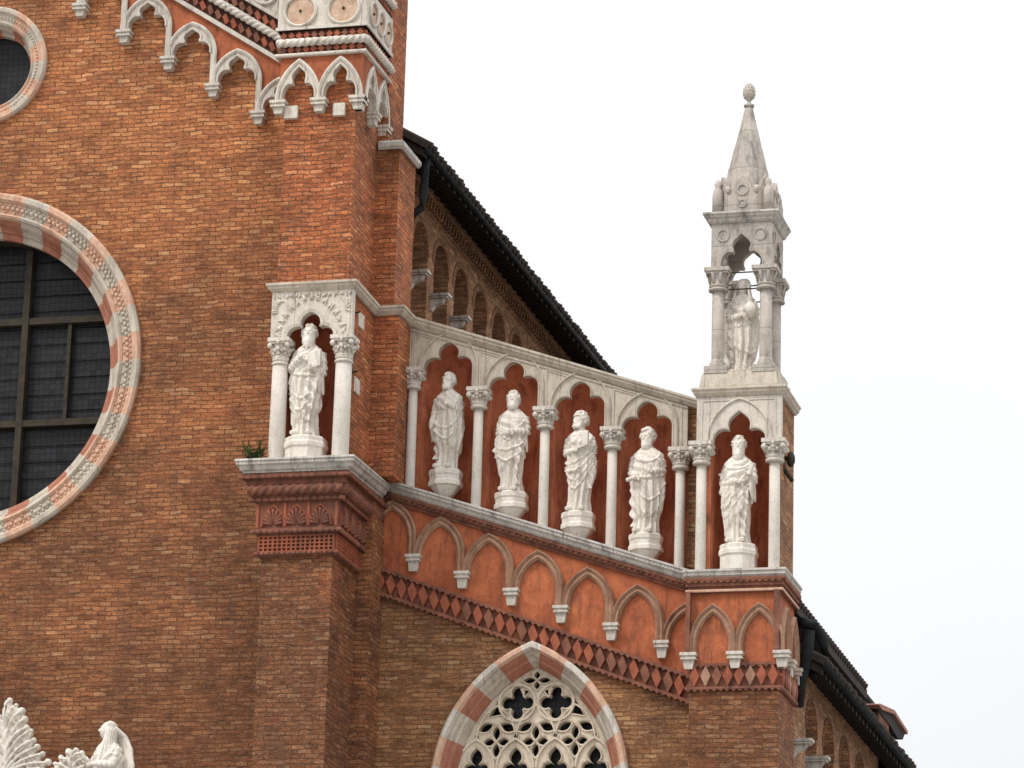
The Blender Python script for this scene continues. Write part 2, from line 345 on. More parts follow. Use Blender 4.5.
# ------------------------------------------------------------------ curves
def arc(cx, cz, r, a0, a1, n):
    return [(cx+r*cos(radians(a0+(a1-a0)*i/n)), cz+r*sin(radians(a0+(a1-a0)*i/n))) for i in range(n+1)]
def trefoil(w, point=.12, cx=0, z=0):
    """cusped head, left springing to right springing, about 0.99 w high (+ point)"""
    h = arc(-.58*w, 0, .42*w, 180, 68, 9)
    top = arc(0, .57*w, .42*w, 204, 90, 12)
    top = [(p[0], p[1]+point*w*max(0, 1-abs(p[0])/(.3*w))**1.5) for p in top]
    L = h+top; Rr = [(-p[0], p[1]) for p in L[::-1][1:]]
    return [(p[0]+cx, p[1]+z) for p in L+Rr]
def cusped(w, H, cx=0, z=0):
    """taller cusped opening: two side lobes and a round, slightly pointed head"""
    L = [(-w, 0)]+[(-.55*w+.45*w*cos(radians(a)), .10*H+.37*H*sin(radians(a))) for a in range(180, 64, -12)]
    L += [(.44*w*cos(radians(a)), .665*H+.245*H*sin(radians(a))+.09*H*max(0, 1-abs(cos(radians(a)))/.55)**1.4) for a in range(212, 89, -10)]+[(0, H)]
    Rr = [(-p[0], p[1]) for p in L[::-1][1:]]
    return [(p[0]+cx, p[1]+z) for p in L+Rr]
def pointed(w, h, cx=0, z=0, n=10):
    """pointed arch, half width w and rise h, left springing to right"""
    r = (w*w+h*h)/(2*w); a = math.degrees(math.atan2(h, r-w)); L = arc(-w+r, 0, r, 180, 180-a, n)
    Rr = [(-p[0], p[1]) for p in L[::-1][1:]]
    return [(p[0]+cx, p[1]+z) for p in L+Rr]

# ================================================================== GROUND
g = G(); g.add([(-900, -900, 0), (900, -900, 0), (900, 900, 0), (-900, 900, 0)], [(0, 1, 2, 3)])
tag(obj('paved_square', g, ['paving']), kind='structure')

# ================================================================== CHURCH
church = empty('church', (-2.7, 0, 0), 'brick gothic church with white stone saints in niches along its sloping facade', 'church')
AX = -8.42                                                     # axis of the nave gable
# --- nave wall with openings for the two round windows
RC = (AX-.03, 17.24); OC = (AX, 22.09)
def ring(c, r, n=96): return [(c[0]+r*cos(2*pi*i/n), c[1]+r*sin(2*pi*i/n)) for i in range(n)]
gz = lambda x: 22.49-.655*(x+6.22)                              # line of the corbel springings of the gable
g = G()
outer = [(-14.7, 0), (-2.0, 0), (-2.0, 20.6), (-3.2, 21.9), (AX, 25.6), (-14.7, 21.4)]
plate(g, [outer, ring(RC, 2.60), ring(OC, .85, 64)], -.60, 0, front(0))
obj('nave_wall', g, ['brick'], church)
# --- stepped return of the nave (pilaster beside the big pier)
g = G(); g.box(-2.6, -2.11, -.003, .86, 0, 15.36); g.box(-2.6, -1.72, -.003, .86, 15.36, 17.75); g.box(-2.6, -1.81, -.003, .86, 17.75, 20.40); g.box(-2.6, -2.01, -.003, .80, 20.40, 26)
obj('corner_pilaster', g, ['brick_red'], church)
g = G(); sweep(g, [(-2.12, 0, 20.40), (-1.81, 0, 20.40), (-1.81, .86, 20.40)], [(0, -.05), (.05, -.07), (.09, -.03), (.09, .03), (.05, .07), (0, .07)])
obj('string_course', g, ['ledge'], church)

# --- big pier
pier = obj('pier', (lambda g: (g.box(-3.26, -2.22, -1.15, 0.3, 0, 14.6), g.box(-3.225, -2.155, -1.15, .3, 17.8, 23), g)[2])(G()), ['brick_red'], church)
g = G()
ncx, nr = -2.66, .40                                            # niche in the pier
plan = [(-3.21, .2), (-3.21, -1.13)]+[(ncx+nr*cos(a), -1.13+nr*sin(a)*1.6) for a in [pi-i*pi/16 for i in range(17)]]+[(-2.10, -1.13), (-2.10, .2)]
prism_z(g, plan, lambda x: 14.9, lambda x: 17.82)
obj('pier_shaft', g, ['brick_red'], church)

def alcove(g, cx, y0, r, zb, zs, dome, dy=1.6):
    n = 16; rows = []
    hs = [(zb, 1)]+[(zb+(zs-zb)*i/6, 1) for i in range(1, 7)]+[(zs+dome*sin(a), cos(a)) for a in [i*pi/2/7 for i in range(1, 8)]]
    for z, k in hs: rows.append([(cx+(r-.004)*k*cos(pi-i*pi/n), y0+(r*dy-.004)*k*sin(pi-i*pi/n), z if z > zb else zb) for i in range(n+1)])
    vs = [q for r_ in rows for q in r_]; k = n+1
    g.add(vs, [(i*k+j, i*k+j+1, (i+1)*k+j+1, (i+1)*k+j) for i in range(len(rows)-1) for j in range(n)], 0, True)

def capital(g, cx, cy, zt, h, w, mi=0, plain=False):
    """leafy capital: astragal, bell with leaves and volutes, square abacus"""
    r0 = w*.33
    lathe(g, (cx, cy, zt-h), [(r0, -.03), (r0*1.22, -.02), (r0*1.22, .005), (r0*1.02, .015), (r0*1.02, .03), (r0*1.16, .04), (r0*1.16, .055), (r0, .065), (r0*1.05, h*.5), (r0*1.35, h*.82)], 16, mi)
    g.box(cx-w/2, cx+w/2, cy-w/2, cy+w/2, zt-.055, zt, mi)
    g.box(cx-w*.45, cx+w*.45, cy-w*.45, cy+w*.45, zt-.085, zt-.056, mi)
    if plain:
        lathe(g, (cx, cy, zt-h), [(r0, .06), (r0*1.08, h*.4), (r0*1.3, h*.65), (r0*1.45, h*.80)], 8, mi, False, rot=pi/8)
        for k in range(8):
            a = k*pi/4+pi/8; tube(g, [(cx+r0*1.0*cos(a), cy+r0*sin(a), zt-h+.07), (cx+r0*1.12*cos(a), cy+r0*1.12*sin(a), zt-h*.55), (cx+r0*1.42*cos(a), cy+r0*1.42*sin(a), zt-h*.26)], [.018, .022, .024], 6, mi)
        return
    for k in range(8):
        a = k*pi/4; d = Vector((cos(a), sin(a)))
        zc = zt-h+.075
        for (dr, dz, rr) in ((r0*.98, .0, .028), (r0*1.08, h*.18, .034), (r0*1.26, h*.33, .036)):
            ball(g, (cx+d.x*dr, cy+d.y*dr, zc+dz), rr*w/.32, mi, seg=6)
        a += pi/8; d = Vector((cos(a), sin(a)))
        ball(g, (cx+d.x*r0*1.22, cy+d.y*r0*1.22, zt-h*.52), .030*w/.32, mi, seg=6)
    for sx in (-1, 1):
        for sy in (-1, 1): ball(g, (cx+sx*w*.40, cy+sy*w*.40, zt-.115), .042*w/.32, mi, seg=8)
    for sx, sy in ((0, -1), (0, 1), (1, 0), (-1, 0)): ball(g, (cx+sx*w*.44, cy+sy*w*.44, zt-.07), .034*w/.32, mi, seg=6)
def column(parent, cx, cy, zb, zt, w, h=.29, r=None, mats=('shaft', 'marble'), base=False):
    g = G(); r = r or w*.245
    zs = zt-h-.03
    lathe(g, (cx, cy, zb), [(r*1.03, -.2), (r*1.03, 0), (r, .02), (r*.985, (zs-zb)*.5), (r*.98, (zs-zb)*.5+.008), (r*.955, zs-zb)], 20, 0)
    if base:
        g.box(cx-w*.46, cx+w*.46, cy-w*.46, cy+w*.46, zb-.05, zb+.06, 0)
        lathe(g, (cx, cy, zb+.055), [(r*1.45, 0), (r*1.5, .03), (r*1.3, .05), (r*1.3, .07), (r*1.12, .10), (r, .13)], 20, 0)
    capital(g, cx, cy, zt, h, w, 1, base)
    return obj('column', g, list(mats), parent, org=(cx, cy, zb))

niche = empty('niche', (ncx, -1.2, 15.28), None, None); niche.parent = church; niche.location = Vector((ncx, -1.2, 15.28))-WORLD['church']
g = G(); alcove(g, ncx, -1.13, nr, 15.25, 17.15, .5); obj('alcove', g, ['plaster_deep'], niche)
g = G()
op = trefoil(.345, .04, ncx, 17.13)
poly = [(-3.255, 17.10), (ncx-.345, 17.10)]+op+[(ncx+.345, 17.10), (-2.045, 17.10), (-2.045, 17.80), (-3.255, 17.80)]
plate(g, [poly], 0, .12, front(-1.13))
mould(g, trefoil(.345, .04, ncx, 17.13), [(0, .10), (.05, .10), (.05, .145), (0, .13)], front(-1.13))
rl = random.Random(5)
def leafstroke(g, u, v, a, L, r=.014, F=front(-1.25)):
    b_ = rl.uniform(-.5, .5); P = []
    for k in range(5):
        t = k/4; P.append(F(u+cos(a+b_*t)*L*t, v+sin(a+b_*t)*L*t, .004+.010*sin(pi*t)))
    tube(g, P, [r*.6, r, r*1.25, r*1.1, r*.5], 6)
for i in range(34):                                             # carved leaves round the head of the niche
    a = radians(192-204*i/33); u = ncx+.445*cos(a); v = 17.15+.40*max(sin(a), -.02)+.12*max(0, sin(a))**4
    leafstroke(g, u, v, a+(.5 if i % 2 else -.4), .085+.03*(i % 2))
for i in range(26): leafstroke(g, -3.21+i*.0445, 17.70+.02*(i % 2), pi/2+rl.uniform(-.5, .5), .065, .012)
for sx in (-1, 1):
    for k in range(9): leafstroke(g, ncx+sx*.50, 17.50+.02*k, pi/2+sx*(-1.2+.35*k-.4), .09, .011)
obj('arch_slab', g, ['marble'], niche, bevel=.004)
column(niche, -3.10, -1.20, 15.28, 17.10, .32, .36, .118); column(niche, -2.155, -1.20, 15.28, 17.10, .34, .36, .122)
# small white stones let into the right flank of the pier
for q in ((-.78, -.52, 17.40, 17.62), (-.86, -.60, 16.40, 16.62)):
    g = G(); g.box(-2.12, -2.085, *q); obj('stone_block', g, ['marble'], church, bevel=.006)
for z_ in (16.62, 17.5):
    g = G(); tube(g, [(-2.12, -1.02, z_), (-1.99, -1.05, z_+.02)], .013, 6); obj('iron_pin', g, ['iron'], church)

# --- upper cornice, from the pier round to the sloping aisle
CZ = lambda x: 17.905-.3285*(x+1.75)
g = G()
pr = [(-.02, 0), (.10, 0), (.10, -.035), (.075, -.05), (.075, -.075), (.045, -.10), (.02, -.125), (-.02, -.125)]
sweep(g, [(-3.235, 0, 17.925), (-3.235, -1.235, 17.925), (-2.075, -1.235, 17.925), (-2.075, -.003, 17.90), (-1.72, -.003, 17.905), (-1.72, .6, 17.905), (2.62, .6, CZ(2.62))], pr)
g.box(-3.2, -2.1, -1.2, -.01, 17.80, 17.92)
obj('upper_cornice', g, ['ledge' if False else 'marble_tan'], church, bevel=.004)

# --- lower ledge round the pier, then down the aisle
LZ = lambda x: 14.785-.331*x
lp = [(-.05, 0), (.36, 0), (.37, -.03), (.35, -.05), (.35, -.085), (.32, -.10), (.30, -.15), (.26, -.17), (.26, -.20), (-.05, -.20)]
g = G(); sweep(g, [(-3.24, 0, 15.28), (-3.24, -1.16, 15.28), (-2.21, -1.16, 15.28), (-2.21, .30, 15.31)], lp)
lv = [(-.05, 0), (.215, 0), (.22, -.03), (.20, -.045), (.20, -.085), (.18, -.10), (.16, -.145), (.13, -.165), (-.05, -.165)]
sweep(g, [(-2.05, .6, LZ(-2.05)), (2.68, .6, LZ(2.68))], lv)
def dent(g, a, b, pitch, w, out, h, F3, mi=0):
    a, b = Vector(a), Vector(b); L = (b-a).length; k = int(L/pitch); d = (b-a)/k; nn = Vector((d.y, -d.x, 0)).normalized(); t = d.normalized()
    for i in range(k):
        p = a+d*(i+.5); v = []
        for s in (-.5, .5):
            for o in (0, out):
                for z in (0, -h): v.append(p+t*(s*w)+nn*o+Vector((0, 0, z)))
        g.add(v, [(0,1,3,2),(4,6,7,5),(0,4,5,1),(2,3,7,6),(0,2,6,4),(1,5,7,3)], mi)
dent(g, (-1.95, .405, LZ(-1.95)-.05), (2.62, .405, LZ(2.62)-.05), .055, .03, .012, .03, None)
dent(g, (-3.6, -1.505, 15.23), (-1.87, -1.505, 15.23), .055, .03, .012, .03, None)
dent(g, (-1.865, -1.5, 15.23), (-1.865, .25, 15.26), .055, .03, .012, .03, None)
obj('ledge', g, ['ledge'], church)

# --- terracotta corbelling under the pier ledge: waves, rope, shells, lattice
corb = empty('corbelled_frieze', (-2.74, -1.15, 13.95), None, None); corb.parent = church; corb.location = Vector((-2.74, -1.15, 13.95))-WORLD['church']
X0, X1, Y1 = -3.26, -2.22, -1.15
def wrap(o, z): return [(X0, 0.2, z), (X0, Y1, z), (X1, Y1, z), (X1, .55, z)]
def scallop(g, o, z, r, pitch, mi=0):
    """a wave course: beads sitting side by side along the three faces"""
    x0, x1, y1 = X0-o, X1+o, Y1-o
    n = int((x1-x0)/pitch)
    for i in range(n+1): ball(g, (x0+(x1-x0)*i/n, y1, z), r, mi, (pitch/r*.62, .8, 1), 8)
    n = int((.5-y1)/pitch)
    for i in range(1, n+1): ball(g, (x1, y1+(.5-y1)*i/n, z), r, mi, (.8, pitch/r*.62, 1), 8)
g = G()
for o, zt, zb in ((.27, 15.09, 15.02), (.20, 15.02, 14.93), (.14, 14.93, 14.76), (.11, 14.76, 14.70), (.085, 14.70, 14.32), (.12, 14.32, 14.28), (.07, 14.28, 14.22), (.045, 14.22, 13.97), (.055, 13.97, 13.93)):
    sweep(g, wrap(0, 0), [(-.05, zt), (o, zt), (o, zb), (-.05, zb)])
scallop(g, .27, 15.03, .030, .105); scallop(g, .14, 14.73, .034, .10); scallop(g, .115, 14.27, .034, .085); scallop(g, .065, 13.965, .028, .075)
obj('moulding', g, ['terra'], corb)
g = G()
for a, b in (((X0-.17, Y1-.17, 14.86), (X1+.17, Y1-.17, 14.86)), ((X1+.17, Y1-.17, 14.86), (X1+.17, .45, 14.86))):
    tube(g, dense(a, b, .015), .078, 18, rope=17, strands=3, amp=.24)
obj('rope_moulding', g, ['terra'], corb)
g = G()
def shell(g, F, c, z, w, d):
    mould(g, [(c-w*.5, z)]+pointed(w*.5, w*.92, c, z)+[(c+w*.5, z)], [(-.012, d), (.016, d), (.016, d+.035), (-.012, d+.025)], F, mi=0)
    for k in range(9):
        a = radians(8+k*20.5); L = w*.44*(1+.42*sin(a)**3)
        p = [F(c+cos(a)*L*t, z+.03+sin(a)*L*t*1.1, d+.008+.022*t) for t in (0.1, .4, .7, 1)]
        tube(g, p, [.008, .016, .025, .026], 7, 1)
for i in range(3): shell(g, front(Y1), X0+.175+i*.345, 14.345, .325, .085)
for i in range(4): shell(g, side(X1), Y1+.16+i*.35, 14.345, .30, .085)
for x_ in (X0-.06, X0+.345, X0+.69, X1+.06): g.box(x_-.02, x_+.02, Y1-.105, Y1-.08, 14.33, 14.69, 0)
obj('shell_relief', g, ['terra_red', 'terra'], corb)
g = G()
def lattice(g, F, u0, u1, z0, z1, d):
    nu = int((u1-u0)/.066); nz = 4; du = (u1-u0)/nu; dz = (z1-z0)/nz
    for i in range(nu+1): plate(g, [[(u0+du*i-.012, z0), (u0+du*i+.012, z0), (u0+du*i+.012, z1), (u0+du*i-.012, z1)]], d, d+.03, F)
    for k in range(nz+1): plate(g, [[(u0, z0+dz*k-.009), (u1, z0+dz*k-.009), (u1, z0+dz*k+.009), (u0, z0+dz*k+.009)]], d, d+.033, F)
lattice(g, front(Y1), X0-.03, X1+.03, 13.99, 14.21, .047); lattice(g, side(X1), Y1-.03, .4, 13.99, 14.21, .047)
obj('lattice_relief', g, ['terra_red'], corb)

# --- top of the pier and the gable: trefoil corbel tables, rope, lozenges, roundels
def lozenges(g, F, A, B, pitch, h, d0, d1, mats=(0, 1)):
    """row of upright lozenges between two points of a face"""
    L = math.hypot(B[0]-A[0], B[1]-A[1]); k = max(1, int(L/pitch)); tx, tz = (B[0]-A[0])/k, (B[1]-A[1])/k
    for i in range(k):
        c = (A[0]+tx*(i+.5), A[1]+tz*(i+.5)); w = abs(tx)*.49
        q = [F(c[0]-w, c[1]-tz*.5, d0), F(c[0], c[1]-h/2, d0), F(c[0]+w, c[1]+tz*.5, d0), F(c[0], c[1]+h/2, d0)]
        q2 = [F(c[0]-w*.9, c[1]-tz*.45, d1), F(c[0], c[1]-h*.45, d1), F(c[0]+w*.9, c[1]+tz*.45, d1), F(c[0], c[1]+h*.45, d1)]
        g.add(q+q2, [(0,1,2,3), (4,5,6,7), (0,1,5,4), (1,2,6,5), (2,3,7,6), (3,0,4,7)], random.choice(mats))
def corbel(g, F, c, z, w, d, mi=0, h=.26):
    for (hw, z0, z1, dd) in ((w*.5, -.045, 0, d+.05), (w*.42, -.07, -.044, d+.03), (w*.46, -.10, -.069, d+.035)):
        plate(g, [[(c-hw, z+z0), (c+hw, z+z0), (c+hw, z+z1), (c-hw, z+z1)]], 0, dd, F, mi)
    plate(g, [[(c-w*.24, z-h), (c+w*.24, z-h), (c+w*.28, z-h+.03), (c+w*.34, z-.099), (c-w*.34, z-.099), (c-w*.28, z-h+.03)]], 0, d+.0, F, mi)
def trefoil_arch(g, F, c, zl, zr, W, rise, d, mi=0):
    """white cusped arch with one leg at zl and the other, longer, at zr"""
    out = pointed(W, rise, c, zl); inn = cusped(W*.80, rise-.09, c, zl+.02)
    leg = .055
    poly = [(c-W, zl)]+out[1:-1]+[(c+W, zl)]
    if zr < zl: poly += [(c+W, zr), (c+W-leg, zr), (c+W-leg, zl-.02)]
    poly += inn[::-1]
    plate(g, [poly], .0, d, F, mi)
    line = ([(c+W, zr)] if zr < zl else [])+out[::-1]
    mould(g, line, [(-.045, d-.01), (.012, d-.01), (.012, d+.018), (-.018, d+.032), (-.045, d+.018)], F, mi=mi)
    mould(g, inn, [(-.002, d-.02), (.028, d-.02), (.028, d+.018), (-.002, d+.014)], F, mi=mi)
def one_corbel(parent, F, c, z, w, d, h=.26):
    g = G(); corbel(g, F, c, z, w, d, 0, h); return obj('stone_corbel', g, ['marble'], parent, org=F(c, z, 0), bevel=.004)
def roundel(g, F, c, z, r, d, leafy=False):
    n = 28
    circ = [(c+r*cos(2*pi*i/n), z+r*sin(2*pi*i/n)) for i in range(n)]
    mould(g, circ, [(-.022, d), (.022, d), (.022, d+.028), (0, d+.045), (-.022, d+.028)], F, closed=True)
    plate(g, [[(c+(r-.03)*cos(2*pi*i/n), z+(r-.03)*sin(2*pi*i/n)) for i in range(n)]], d-.01, d+.008, F, 1)
    if leafy:
        for k in range(6):
            a = k*pi/3+.3
            tube(g, [F(c+.3*r*cos(a), z+.3*r*sin(a), d+.012), F(c+.62*r*cos(a+.25), z+.62*r*sin(a+.25), d+.016), F(c+.78*r*cos(a+.5), z+.78*r*sin(a+.5), d+.012)], [.012, .017, .012], 6, 1)
    p = F(c, z, d+.02); ball(g, p, .022, 2, seg=8)

top = empty('pier_top', (-2.68, -1.2, 20.6), None, None); top.parent = church; top.location = Vector((-2.68, -1.2, 20.6))-WORLD['church']
TX0, TX1, TY = -3.315, -2.035, -1.27
g = G()
# red plaster spandrels with the arch openings left open
def spandrel(g, F, u0, u1, zt, arches, d, mi=0):
    poly = [(u0, zt), (u0, arches[0][1])]
    for (c, z, W, rise) in arches: poly += pointed(W-.02, rise-.02, c, z)
    poly += [(u1, arches[-1][1]), (u1, zt)]
    plate(g, [poly], 0, d, F, mi)
zc = 20.73
AW = .315
fa = [(-3.0, zc, AW-.01, .58), (-2.37, zc, AW-.01, .58)]
spandrel(g, front(-1.15), TX0+.02, -2.045, 21.40, fa, .11)
sa = [(-.80, zc, .28, .58), (-.22, zc, .28, .58)]
spandrel(g, side(-2.155), -1.149, .02, 21.40, sa, .11)
obj('plaster_spandrel', g, ['plaster'], top)
g = G()
for (c, z, W, r_) in fa: trefoil_arch(g, front(-1.15), c, z, z, W, r_, .125)
for (c, z, W, r_) in sa: trefoil_arch(g, side(-2.155), c, z, z, W, r_, .125)
for c in (-3.30, -2.685, -2.10): one_corbel(top, front(-1.15), c, zc, .24, .125, .20)
for c in (-1.18, -.51, .06): one_corbel(top, side(-2.155), c, zc, .22, .125, .20)
g.box(-3.22, -3.02, -1.22, -1.14, 20.47, 20.66); g.box(-2.48, -2.30, -1.22, -1.14, 20.47, 20.66)
obj('trefoil_arch', g, ['marble'], top, bevel=.004)
def twrap(o): return [(TX0-o+.0, .0), (TX0-o, TY-o), (TX1+o, TY-o), (TX1+o, .02)]
g = G()
P3 = lambda z: [(TX0, 0, z), (TX0, TY, z), (TX1, TY, z), (TX1, .02, z)]
sweep(g, P3(21.39), [(-.05, .0), (.05, .0), (.06, .02), (.05, .045), (-.05, .045)])
sweep(g, P3(21.80), [(-.05, 0), (.035, 0), (.035, .60), (-.05, .60)])
sweep(g, P3(21.80), [(-.05, 0), (.06, 0), (.06, .045), (-.05, .045)])
for a, b in (((TX0-.03, TY-.04, 21.60), (TX1+.04, TY-.04, 21.60)), ((TX1+.04, TY-.04, 21.60), (TX1+.04, .02, 21.60)),
             ((TX0-.03, TY-.04, 22.62), (TX1+.04, TY-.04, 22.62)), ((TX1+.04, TY-.04, 22.62), (TX1+.04, .02, 22.62))):
    tube(g, dense(a, b, .015), .062, 16, rope=20, strands=3, amp=.25)
obj('white_band', g, ['marble'], top)
g = G()
sweep(g, P3(21.435), [(-.05, 0), (-.012, 0), (-.012, .365), (-.05, .365)], 2)
sweep(g, P3(22.42), [(-.05, 0), (-.012, 0), (-.012, .75), (-.05, .75)], 2)
for z in (21.50, 21.72, 22.5, 22.74):
    lozenges(g, front(TY), (TX0, z), (TX1, z), .115, .13, -.012, .025); lozenges(g, side(TX1), (TY, z), (0, z), .115, .13, -.012, .025)
obj('lozenge_band', g, ['terra_red', 'terra', 'terra_dark'], top)
g = G()
for c in (-3.01, -2.35): roundel(g, front(TY), c, 22.09, .235, .035)
for c in (-1.0, -.62, -.24): roundel(g, side(TX1), c, 22.09, .175, .035)
obj('roundel', g, ['marble', 'disc', 'iron'], top)

gable = empty('gable_frieze', (-4.6, -.05, 21), None, None); gable.parent = church; gable.location = Vector((-4.6, -.05, 21))-WORLD['church']
FN = front(0); step = .737; xs = [-3.995-step*i for i in range(0, 7)]   # corbels climbing the gable
SL = -.655
st = lambda x: 22.985+SL*(x+5.54)                              # white string above the arches
g = G(); w = G(); low = []
poly = [(-3.21, st(-3.21)), (-3.21, gz(-3.995)-.45)]
for i, x_ in enumerate(xs):
    z = gz(x_); zr = gz(x_+step)
    c = x_+step/2; W = step/2
    pts = pointed(W-.02, .47, c, z)[::-1]
    if i == 0: poly = [(-3.245, st(-3.245)), (-3.245, z-.05)]
    else: poly += [(c+W-.02, zr)]
    poly += pts
    trefoil_arch(w, FN, c, z, zr if i else z-.1, W-.004, .49, .13)
    one_corbel(gable, FN, x_, z, .235, .13, .20)
poly += [(xs[-1], gz(xs[-1])), (xs[-1], st(xs[-1]))]
plate(g, [poly], 0, .10, FN)
obj('plaster_spandrel', g, ['plaster'], gable); obj('trefoil_arch', w, ['marble'], gable, bevel=.004)
g = G(); XA, XB = -8.42, -3.26
def slab(g, za, zb, d0, d1, mi=0): plate(g, [[(XA, st(XA)+za), (XB, st(XB)+za), (XB, st(XB)+zb), (XA, st(XA)+zb)]], d0, d1, FN, mi)
slab(g, 0, .075, 0, .17); slab(g, .66, 1.32, 0, .15); slab(g, .655, .715, .14, .18)
tube(g, dense((XA, -.16, st(XA)+.38), (XB, -.16, st(XB)+.38), .015), .062, 16, rope=20, strands=3, amp=.25)
obj('white_band', g, ['marble'], gable)
g = G(); slab(g, .076, .654, 0, .09, 2); slab(g, 1.33, 1.9, 0, .10, 2)
for o in (.19, .54, 1.45): lozenges(g, FN, (XA, st(XA)+o), (XB, st(XB)+o), .15, .20, .088, .135)
obj('lozenge_band', g, ['terra_red', 'terra', 'terra_dark'], gable)
g = G()
for i in range(13):
    c = -3.55-i*.40
    roundel(g, FN, c, st(c)+.99, .205, .15, True)
obj('roundel', g, ['marble', 'marble_tan', 'iron'], gable)

# --- round windows
def round_window(name, c, R, r, nseg, prof_sets, glass_r, yg, seg_per):
    root = empty(name, (c[0], 0, c[1]), None, None); root.parent = church; root.location = Vector((c[0], 0, c[1]))-WORLD['church']
    n = nseg*seg_per
    g = G(); F = front(0)
    # travelling anticlockwise, n points inward
    mf = lambda i: (i//seg_per) % 2
    circ = [(c[0]+R*cos(2*pi*(i+.3)/n), c[1]+R*sin(2*pi*(i+.3)/n)) for i in range(n)]
    for prof, mo in prof_sets: mould(g, circ, prof, F, closed=True, matf=lambda i, mo=mo: mf(i)+mo)
    return root, g, F
rose, g, F = round_window('rose_window', RC, 2.79, 2.25, 40, [
    ([(0, -.05), (0, .07), (.035, .10), (.10, .10), (.13, .06), (.13, -.05)], 0),
    ([(.128, -.06), (.128, .035), (.30, .0), (.30, -.06)], 0),
    ([(.298, -.06), (.298, .015), (.33, .045), (.365, .02), (.385, -.04), (.385, -.10), (.30, -.12)], 0),
    ([(.384, -.04), (.44, -.10), (.475, -.19), (.50, -.24), (.52, -.24), (.53, -.30), (.61, -.33), (.61, -.42), (.38, -.42)], 2)], 2.25, .42, 4)
for i in range(200):                                           # carved leaves of the middle band and the broken outer bead
    a = 2*pi*(i+.5)/200; rr = 2.79-.215; s = (int((i+.5)/200*160-.3+.5)//4) % 2
    ball(g, (RC[0]+rr*cos(a), -.025, RC[1]+rr*sin(a)), .036, s, (1, .9, 1), 6)
    a += pi/200; ball(g, (RC[0]+(rr+.05)*cos(a), -.035, RC[1]+(rr+.05)*sin(a)), .022, s, (1, 1, 1), 5)
    if i % 2: ball(g, (RC[0]+(rr-.055)*cos(a), -.02, RC[1]+(rr-.055)*sin(a)), .022, s, (1, 1, 1), 5)
obj('stone_ring', g, ['rosso_pale', 'marble_tan', 'rosso_deep', 'marble_tan'], rose)
g = G(); mould(g, ring(RC, 2.20, 96), [(0, -.42), (0, -.95), (-.5, -.95), (-.5, -.42)], front(0), closed=True); obj('inner_reveal', g, ['iron'], rose)  # dark colour on the reveal paints the shadow ring between stone and glass
g = G(); plate(g, [ring(RC, 2.3)], -.80, -.77, front(0)); obj('glass', g, ['glass'], rose, org=(RC[0], .77, RC[1]))
for s in (-1, 1):
    x_ = RC[0]-.06+s*.71; h_ = 2.05; g = G(); g.box(x_-.05, x_+.05, .63, .76, RC[1]-h_, RC[1]+h_); obj('mullion', g, ['iron'], rose, org=(x_, .7, RC[1]))
    z_ = RC[1]+.13+s*.80; g = G(); g.box(RC[0]-2.03, RC[0]+2.03, .64, .755, z_-.05, z_+.05); obj('transom', g, ['iron'], rose, org=(RC[0], .7, z_))
for x_ in (RC[0]-1.45, RC[0]-.03, RC[0]+1.36):
    g = G(); g.box(x_-.028, x_+.028, .67, .75, RC[1]-.62, RC[1]+.88); obj('glazing_bar', g, ['iron'], rose, org=(x_, .7, RC[1]))
for k in range(-8, 9):
    z_ = RC[1]+k*.262+.05
    h_ = sqrt(2.20**2-(z_-RC[1])**2) if abs(z_-RC[1]) < 2.15 else 0
    if h_: g = G(); tube(g, [(RC[0]-h_, .75, z_+random.uniform(-.01, .01)), (RC[0]+h_, .75, z_+random.uniform(-.01, .01))], .007, 6); obj('tie_bar', g, ['pipe'], rose, org=(RC[0], .75, z_))
ocu, g, F = round_window('oculus_window', OC, .96, .6, 18, [
    ([(0, -.05), (0, .06), (.03, .09), (.08, .09), (.10, .05), (.10, -.05)], 0),
    ([(.098, -.06), (.098, .04), (.22, .01), (.22, -.06)], 0),
    ([(.218, -.06), (.218, .01), (.24, .03), (.27, .0), (.28, -.06), (.28, -.12), (.2, -.12)], 0),
    ([(.279, -.06), (.31, -.11), (.33, -.22), (.37, -.24), (.37, -.36), (.27, -.36)], 2)], .6, .4, 6)
for i in range(90):
    a = 2*pi*(i+.5)/90; s = (int((i+.5)/90*108-.3)//6) % 2
    ball(g, (OC[0]+.80*cos(a), -.025, OC[1]+.80*sin(a)), .026, s, (1, .8, 1), 6)
obj('stone_ring', g, ['rosso_pale', 'marble_tan', 'rosso_deep', 'marble_tan'], ocu)
g = G(); plate(g, [ring(OC, .66, 48)], -.42, -.38, front(0)); obj('glass', g, ['glass'], ocu, org=(OC[0], .4, OC[1]))

# --- aisle front: wall with lancet opening, plaster band, arcade of niches
WY = .6; WCX = .27
def lancet(hw, tip, zb, n=14):                                  # pointed opening
    zs = tip-hw*1.45
    return [(WCX-hw, zb)]+pointed(hw, tip-zs, WCX, zs, n)+[(WCX+hw, zb)]
g = G()
plate(g, [[(-2.3, 0), (2.80, 0), (2.80, 12.9), (-2.3, 14.7)], lancet(1.38, 12.85, 6.0)], -.5, 0, front(WY))
obj('aisle_wall', g, ['brick_tan'], church)
g = G()
poly = [(-2.12, 14.0), (2.75, 12.3), (2.75, LZ(2.75)-.1), (-2.12, LZ(-2.12)-.1)]
plate(g, [poly], -.3, .012, front(WY)); obj('plaster_band', g, ['plaster'], church)
DT = lambda x: 14.165-.370*(x+2.06)                            # top of the lozenge band
table = empty('corbel_table', (.3, .55, 13.5), None, None); table.parent = church; table.location = Vector((.3, .55, 13.5))-WORLD['church']
g = G(); w = G(); F = front(WY-.012)
cs = [(-1.526+.736*i, 14.315-.273*i) for i in range(6)]
pts_all = []
